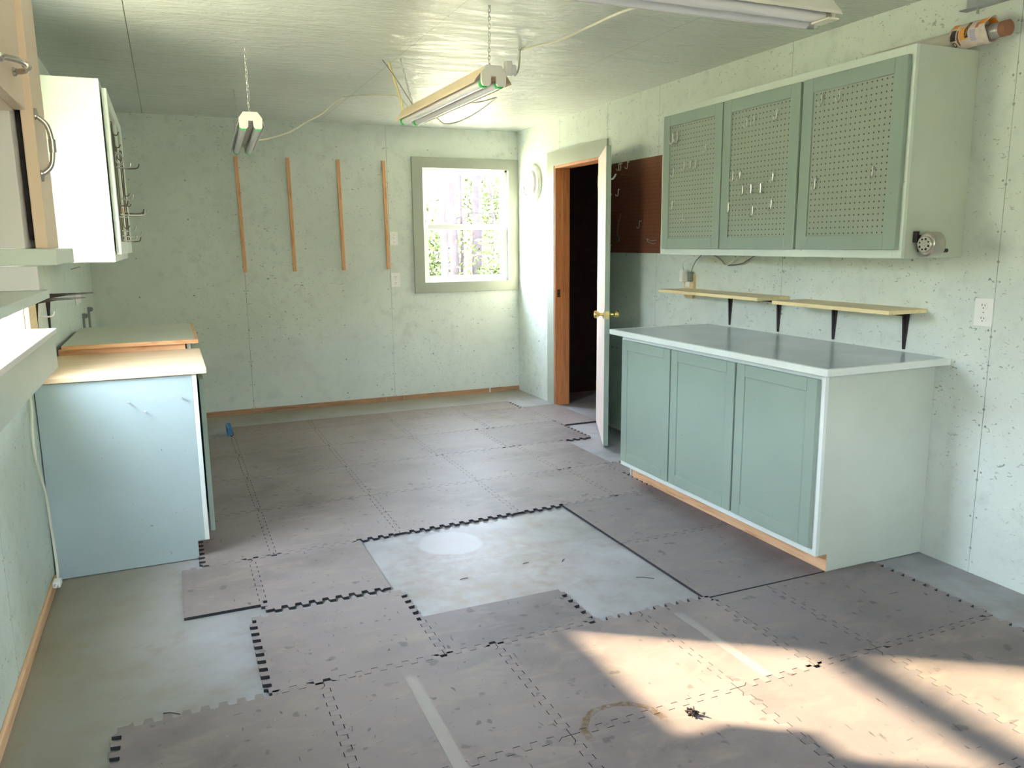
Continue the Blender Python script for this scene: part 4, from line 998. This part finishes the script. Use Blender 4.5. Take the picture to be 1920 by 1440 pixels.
mat([(2.430, 3.06), (3.062, 3.06), (3.062, y4(3.062)), (2.430, y4(2.43))], 'ZSZS', 'grey foam mat at the foot of the middle sage base door', 'matB')
mat([(.800, 3.046), (1.306, 3.046), (1.306, y4(1.306)), (.800, y4(.8))], 'ZSZZ', 'stained grey foam mat with wide open teeth along its front, touching the bare concrete square', 'matA')
mat([(.502, 3.107), (.800, 3.107), (.800, y4(.8)), (.502, 3.600)], 'SZZS', 'narrow cut grey foam mat with a thick black front edge near the blue-lit mint cabinet', 'matC')
cols = [.590, .90, 1.51, 2.165, 2.775, 3.062]
for i in range(5):
    mat([(cols[i], y4(cols[i])), (cols[i + 1], y4(cols[i + 1])), (cols[i + 1], 4.295), (cols[i], 4.295)], 'ZZZZ', mrow + 'row touching the concrete square behind, %s from the cabinets' % O5[i], ('matC', 'matA', 'matA', 'matA', 'matA')[i])
mat(R(3.062, 3.30, 4.04, 4.295), 'SSZZ', 'small grey foam mat offcut between the base cabinet end and the open door', 'matA')
for (ya, yb), nm, cc, mm in (((4.295, 4.95), 'second row behind the concrete square', [.590, .90, 1.51, 2.165, 2.72, 3.10], ('matC', 'matC', 'matA', 'matA', 'matA')),
                         ((4.95, 5.54), 'third row behind the concrete square', [.590, .90, 1.51, 2.125, 2.64, 3.315], ('matC', 'matC', 'matA', 'matA', 'matB')),
                         ((5.54, 6.13), 'fourth row behind the concrete square', [.590, .90, 1.51, 2.125, 2.75, 3.305], ('matC', 'matC', 'matC', 'matA', 'matA')),
                         ((6.13, 6.455), 'cut row nearest the far wall', [.90, 1.51, 2.125, 2.75, 3.285], ('matC', 'matC', 'matC', 'matC'))):
    for i in range(len(cc) - 1):
        mat(R(cc[i], cc[i + 1], ya, yb), 'Z' + ('S' if (ya == 4.295 and i == 4) else 'Z') + ('S' if yb == 6.455 else 'Z') + 'Z', mrow + nm + ', %s from the cabinets' % O5[i], mm[i])
mat(R(3.305, 3.625, 5.395, 6.15), 'SSSZ', 'grey foam mat with a black cut edge in front of the closet doorway', 'matA')
# blue offcut standing on the floor, tape strips, debris
m = MB(); pr = []
for k in range(7):
    z0_ = .004 + k * .012
    pr += [(0.0 if k % 2 else .012, z0_), (0.0 if k % 2 else .012, z0_ + .012)]
m.box(.868, .880, 6.14, 6.34, .0125, .075)
for k in range(5): m.box(.880, .902, 6.15 + k * .04, 6.17 + k * .04, .0125, .075)
tag(m.build('foam_offcut', M['bluefoam'], None, 0.002, origin=(.88, 6.24, .012)), 'blue toothed foam offcut standing on the mats by the far wall', 'foam offcut')
for pts, lab in (([(1.165, 2.345), (1.205, 2.345), (1.200, 1.55), (1.160, 1.55)], 'clear tape strip on the mats in front of the footprinted mat'),
                 ([(2.235, 2.355), (2.272, 2.355), (2.285, 1.86), (2.248, 1.86)], 'clear tape strip on the mats running into the sunlight')):
    m = MB(); m.prism(pts, 2, .0122, .0127); tag(m.build('tape_strip', M['tape'], None, origin=(pts[0][0], pts[0][1], .0122)), lab, 'tape', 'tape strips on the mats')
m = MB()
for k in range(26):
    a = random.uniform(0, 6.28); rr = random.uniform(0, .020); zz = random.uniform(.014, .024); q = Vector((1.911 + rr * math.cos(a), 1.785 + rr * math.sin(a), zz))
    m.tube([q, q + Vector((random.uniform(-.016, .016), random.uniform(-.016, .016), random.uniform(-.004, .008)))], [.004, .0015], 5)
tag(m.build('dead_leaf_clump', M['umber'], None, origin=(1.911, 1.785, .012)), 'small dark clump of dead leaves on the mats at the sunlight edge', 'debris')
for (x, y, a, ln, lab) in ((.455, 2.46, -.5, .05, 'thin dark twig on the concrete beside the front mat row'), (2.10, 3.02, .8, .03, 'small curled twig on the bare concrete square'), (2.33, 2.70, -.6, .07, 'thin curved twig on the bare concrete square by its cut edge'), (1.93, 3.06, .2, .03, 'brown leaf bit on the bare concrete square'), (1.62, 3.02, .1, .035, 'faint curved twig near the middle of the bare concrete square')):
    m = MB(); z0_ = .0018; dv = Vector((math.cos(a), math.sin(a), 0)) * ln * .55; nv = Vector((-dv.y, dv.x, 0)) * .18; q = Vector((x, y, z0_))
    m.tube(smoothpath([q - dv, q - dv * .3 + nv, q + dv * .4 + nv * .6, q + dv]), .0013, 6)
    tag(m.build('twig', M['umber'], None, smooth=True, origin=(x, y, 0)), lab, 'twig', 'twigs on the floor')

# ------------------------------------------------------------------ outside
struct('ground', MB().box(-40, 44, -36, 60, -.30, -.14), M['soil'], origin=(0, 0, -.14))
# added wooded rise all round, there to cut low sky light at the windows
m = MB(); NA, NR = 72, 12; rdh = random.Random(3)
for i in range(NR + 1):
    rr_ = 13.5 + 26 * i / NR
    for k in range(NA):
        a = 2 * math.pi * k / NA
        hh = -.16 if i == 0 else -.16 + min(1.0, i / 8) * 6.4 * (1 + .10 * math.sin(5 * a + 1) + rdh.uniform(-.06, .06))
        m.v.append((1.8 + rr_ * math.cos(a), 3.0 + rr_ * math.sin(a), hh))
for i in range(NR):
    for k in range(NA):
        k2 = (k + 1) % NA; m.f.append((i * NA + k, i * NA + k2, (i + 1) * NA + k2, (i + 1) * NA + k)); m.m.append(0)
struct('sky_blocking_hill', m, M['blocking_slope'], smooth=True)
def tree(x, y, r, h, label, lean=(0, 0), branches=5, group='bare trees outside the window'):
    rd = random.Random(int(x * 97 + y * 31)); t_ = thing('tree', (x, y, -.14), label, 'tree', group)
    m = MB(); P = [Vector((x + lean[0] * k / 6 + rd.uniform(-.05, .05), y + lean[1] * k / 6, -.14 + h * k / 6)) for k in range(7)]
    m.tube(smoothpath(P, 3), [r * (1 - .6 * i / 18) for i in range(19)], 10); m.build('trunk', M['bark'], t_, smooth=True)
    for q in range(branches):
        f = rd.uniform(.12, .9); b0 = P[0].lerp(P[-1], f); a = rd.uniform(0, 6.28); ln = rd.uniform(.3, .7)
        e = b0 + Vector((math.cos(a) * ln, math.sin(a) * ln, rd.uniform(-.1, .7)))
        mm = MB(); mm.tube(smoothpath([b0, b0.lerp(e, .5) + Vector((0, 0, .1)), e], 4), [r * .22 * (1 - .8 * i / 8) for i in range(9)], 6); mm.build('branch', M['bark'], t_, smooth=True)
    return t_
for i, (x, y, r, h, ln, lab) in enumerate((
    (4.95, 13.2, .075, 9, (.1, 0), 'tree trunk outside at the edge of the window by the battens'), (5.30, 13.6, .090, 9, (-.1, 0), 'second tree trunk in the window, wide and pale'),
    (5.72, 14.5, .035, 8, (.1, 0), 'thin sapling outside between the pale trunk and the thick trunk'), (5.98, 14.2, .105, 10, (.05, 0), 'thickest tree trunk in the middle of the window'),
    (7.30, 16.0, .045, 8, (-.9, 0), 'slender leaning trunk outside in the upper pane'), (7.05, 14.0, .045, 7, (-.1, 0), 'thin trunk outside at the window edge by the corner'))):
    tree(x, y, r, h, lab, ln)
def shrub(x, y, z, sx, sy, sz, n, label):
    rd = random.Random(int(x * 50 + y)); m = MB()
    for k in range(n):
        a, b_, c_ = rd.gauss(0, .45), rd.gauss(0, .45), rd.gauss(0, .42); p = Vector((x + a * sx, y + b_ * sy, z + c_ * sz))
        if p.z < -.1: p.z = rd.uniform(-.05, .4)
        d1 = Vector((rd.uniform(-1, 1), rd.uniform(-1, 1), rd.uniform(-1, 1))).normalized(); d2 = d1.orthogonal().normalized(); s_ = rd.uniform(.04, .09)
        m.add([p - d1 * s_, p + d2 * s_ * .45, p + d1 * s_, p - d2 * s_ * .45], [(0, 1, 2, 3)])
    t_ = thing('shrub', (x, y, -.14), label, 'shrub', 'shrubs outside the window')
    m.build('foliage', M['leaf'], t_)
    mm = MB()
    for k in range(5): mm.tube([(x, y, -.14), (x + rd.uniform(-.6, .6) * sx, y + rd.uniform(-.5, .5) * sy, z + rd.uniform(-.2, .5) * sz)], [.02, .006], 6)
    mm.build('stems', M['bark'], t_)
shrub(6.4, 13.0, .55, 1.0, .7, 1.2, 5200, 'leafy shrub outside filling the lower pane by the corner')
shrub(5.05, 14.6, .9, .9, .7, 1.4, 2400, 'sparse leafy shrub outside behind the pale trunks')
shrub(7.25, 16.6, 2.2, 1.0, .7, 1.6, 2200, 'pale treetop shrub outside in the upper pane')

# sun comes low from beyond the far window and the side window
SUN = Vector((1.0, -.683, -.584)).normalized()
def sun_tree(px, py, t_, r, h, label, br):
    """a tree outside whose shadow crosses the floor at (px, py)"""
    x, y = px - SUN.x * t_, py - SUN.y * t_
    o = thing('tree', (x, y, -.14), label, 'tree', 'trees outside the side window')
    m = MB(); m.tube(smoothpath([(x, y, -.14), (x + .1, y, h * .4), (x - .05, y + .05, h)], 6), [r * (1 - .5 * i / 12) for i in range(13)], 12); m.build('trunk', M['bark'], o, smooth=True)
    for (z0_, dx, dy, dz, rr) in br:
        mm = MB(); mm.tube(smoothpath([(x, y, z0_), (x + dx * .5, y + dy * .5, z0_ + dz * .6), (x + dx, y + dy, z0_ + dz)], 5), [rr, rr * .95, rr * .9, rr * .85, rr * .8, rr * .7, rr * .6, rr * .5, rr * .4, rr * .3, rr * .2], 8); mm.build('branch', M['bark'], o, smooth=True)

sun_tree(2.55, 1.87, 9.0, .055, 7, 'slim bare tree standing outside beyond the side window', [(2.4, .3, .5, .5, .025)])

# ------------------------------------------------------------------ camera
f_px = 1476.6753; yaw, pit, rol = 0.4068, -0.1776, -0.0101
cam = bpy.data.cameras.new('camera'); co = bpy.data.objects.new('camera', cam); COL.objects.link(co)
cam.sensor_fit = 'HORIZONTAL'; cam.sensor_width = 36; cam.lens = f_px / 1920 * 36; cam.clip_start = .02
fw = Vector((math.sin(yaw) * math.cos(pit), math.cos(yaw) * math.cos(pit), math.sin(pit))); rt = Vector((math.cos(yaw), -math.sin(yaw), 0)); upv = rt.cross(fw)
r2 = rt * math.cos(rol) + upv * math.sin(rol); u2 = -rt * math.sin(rol) + upv * math.cos(rol)
co.matrix_world = Matrix(((r2.x, u2.x, -fw.x, .553), (r2.y, u2.y, -fw.y, 0), (r2.z, u2.z, -fw.z, 1.426), (0, 0, 0, 1)))
SC.camera = co

# ------------------------------------------------------------------ light
SKY = 16.0; SUNE = 12.0
wd = bpy.data.worlds.new('sky'); SC.world = wd; wd.use_nodes = True
nt = wd.node_tree; nt.nodes.clear()
ou = nt.nodes.new('ShaderNodeOutputWorld'); bg = nt.nodes.new('ShaderNodeBackground'); bg.inputs[0].default_value = (.71, .80, .97, 1); bg.inputs[1].default_value = SKY
nt.links.new(bg.outputs[0], ou.inputs[0])
sl = bpy.data.lights.new('sun', 'SUN'); so = bpy.data.objects.new('sun', sl); COL.objects.link(so)
sl.energy = SUNE; sl.color = (1.0, .78, .50); sl.angle = math.radians(1.1)
so.rotation_euler = SUN.to_track_quat('-Z', 'Y').to_euler(); so.location = (-6, 12, 6)
def portal(name, loc, rot, sx_, sy_):
    l = bpy.data.lights.new(name, 'AREA'); l.shape = 'RECTANGLE'; l.size = sx_; l.size_y = sy_; l.cycles.is_portal = True
    o = bpy.data.objects.new(name, l); COL.objects.link(o); o.location = loc; o.rotation_euler = rot
portal('far_window_portal', ((WX0 + WX1) / 2, D + .13, (WZ0 + WZ1) / 2), (math.radians(-90), 0, 0), WX1 - WX0, WZ1 - WZ0)
portal('side_window_portal', (-.13, (LY0 + LY1) / 2, (LZ0 + LZ1) / 2), (0, math.radians(-90), 0), LZ1 - LZ0, LY1 - LY0)
portal('added_opening_portal', (1.35, YN - .13, 1.675), (math.radians(90), 0, 0), 0.8, 0.75)

vs = SC.view_settings; vs.view_transform = 'Standard'; vs.look = 'None'; vs.gamma = 1.0; vs.use_curve_mapping = False; vs.exposure = 1.9
SC.cycles.max_bounces = 12; SC.cycles.diffuse_bounces = 8; SC.cycles.glossy_bounces = 4; SC.cycles.transparent_max_bounces = 16
SC.cycles.caustics_reflective = False; SC.cycles.caustics_refractive = False; SC.cycles.use_denoising = True
SC.cycles.sample_clamp_indirect = 6.0
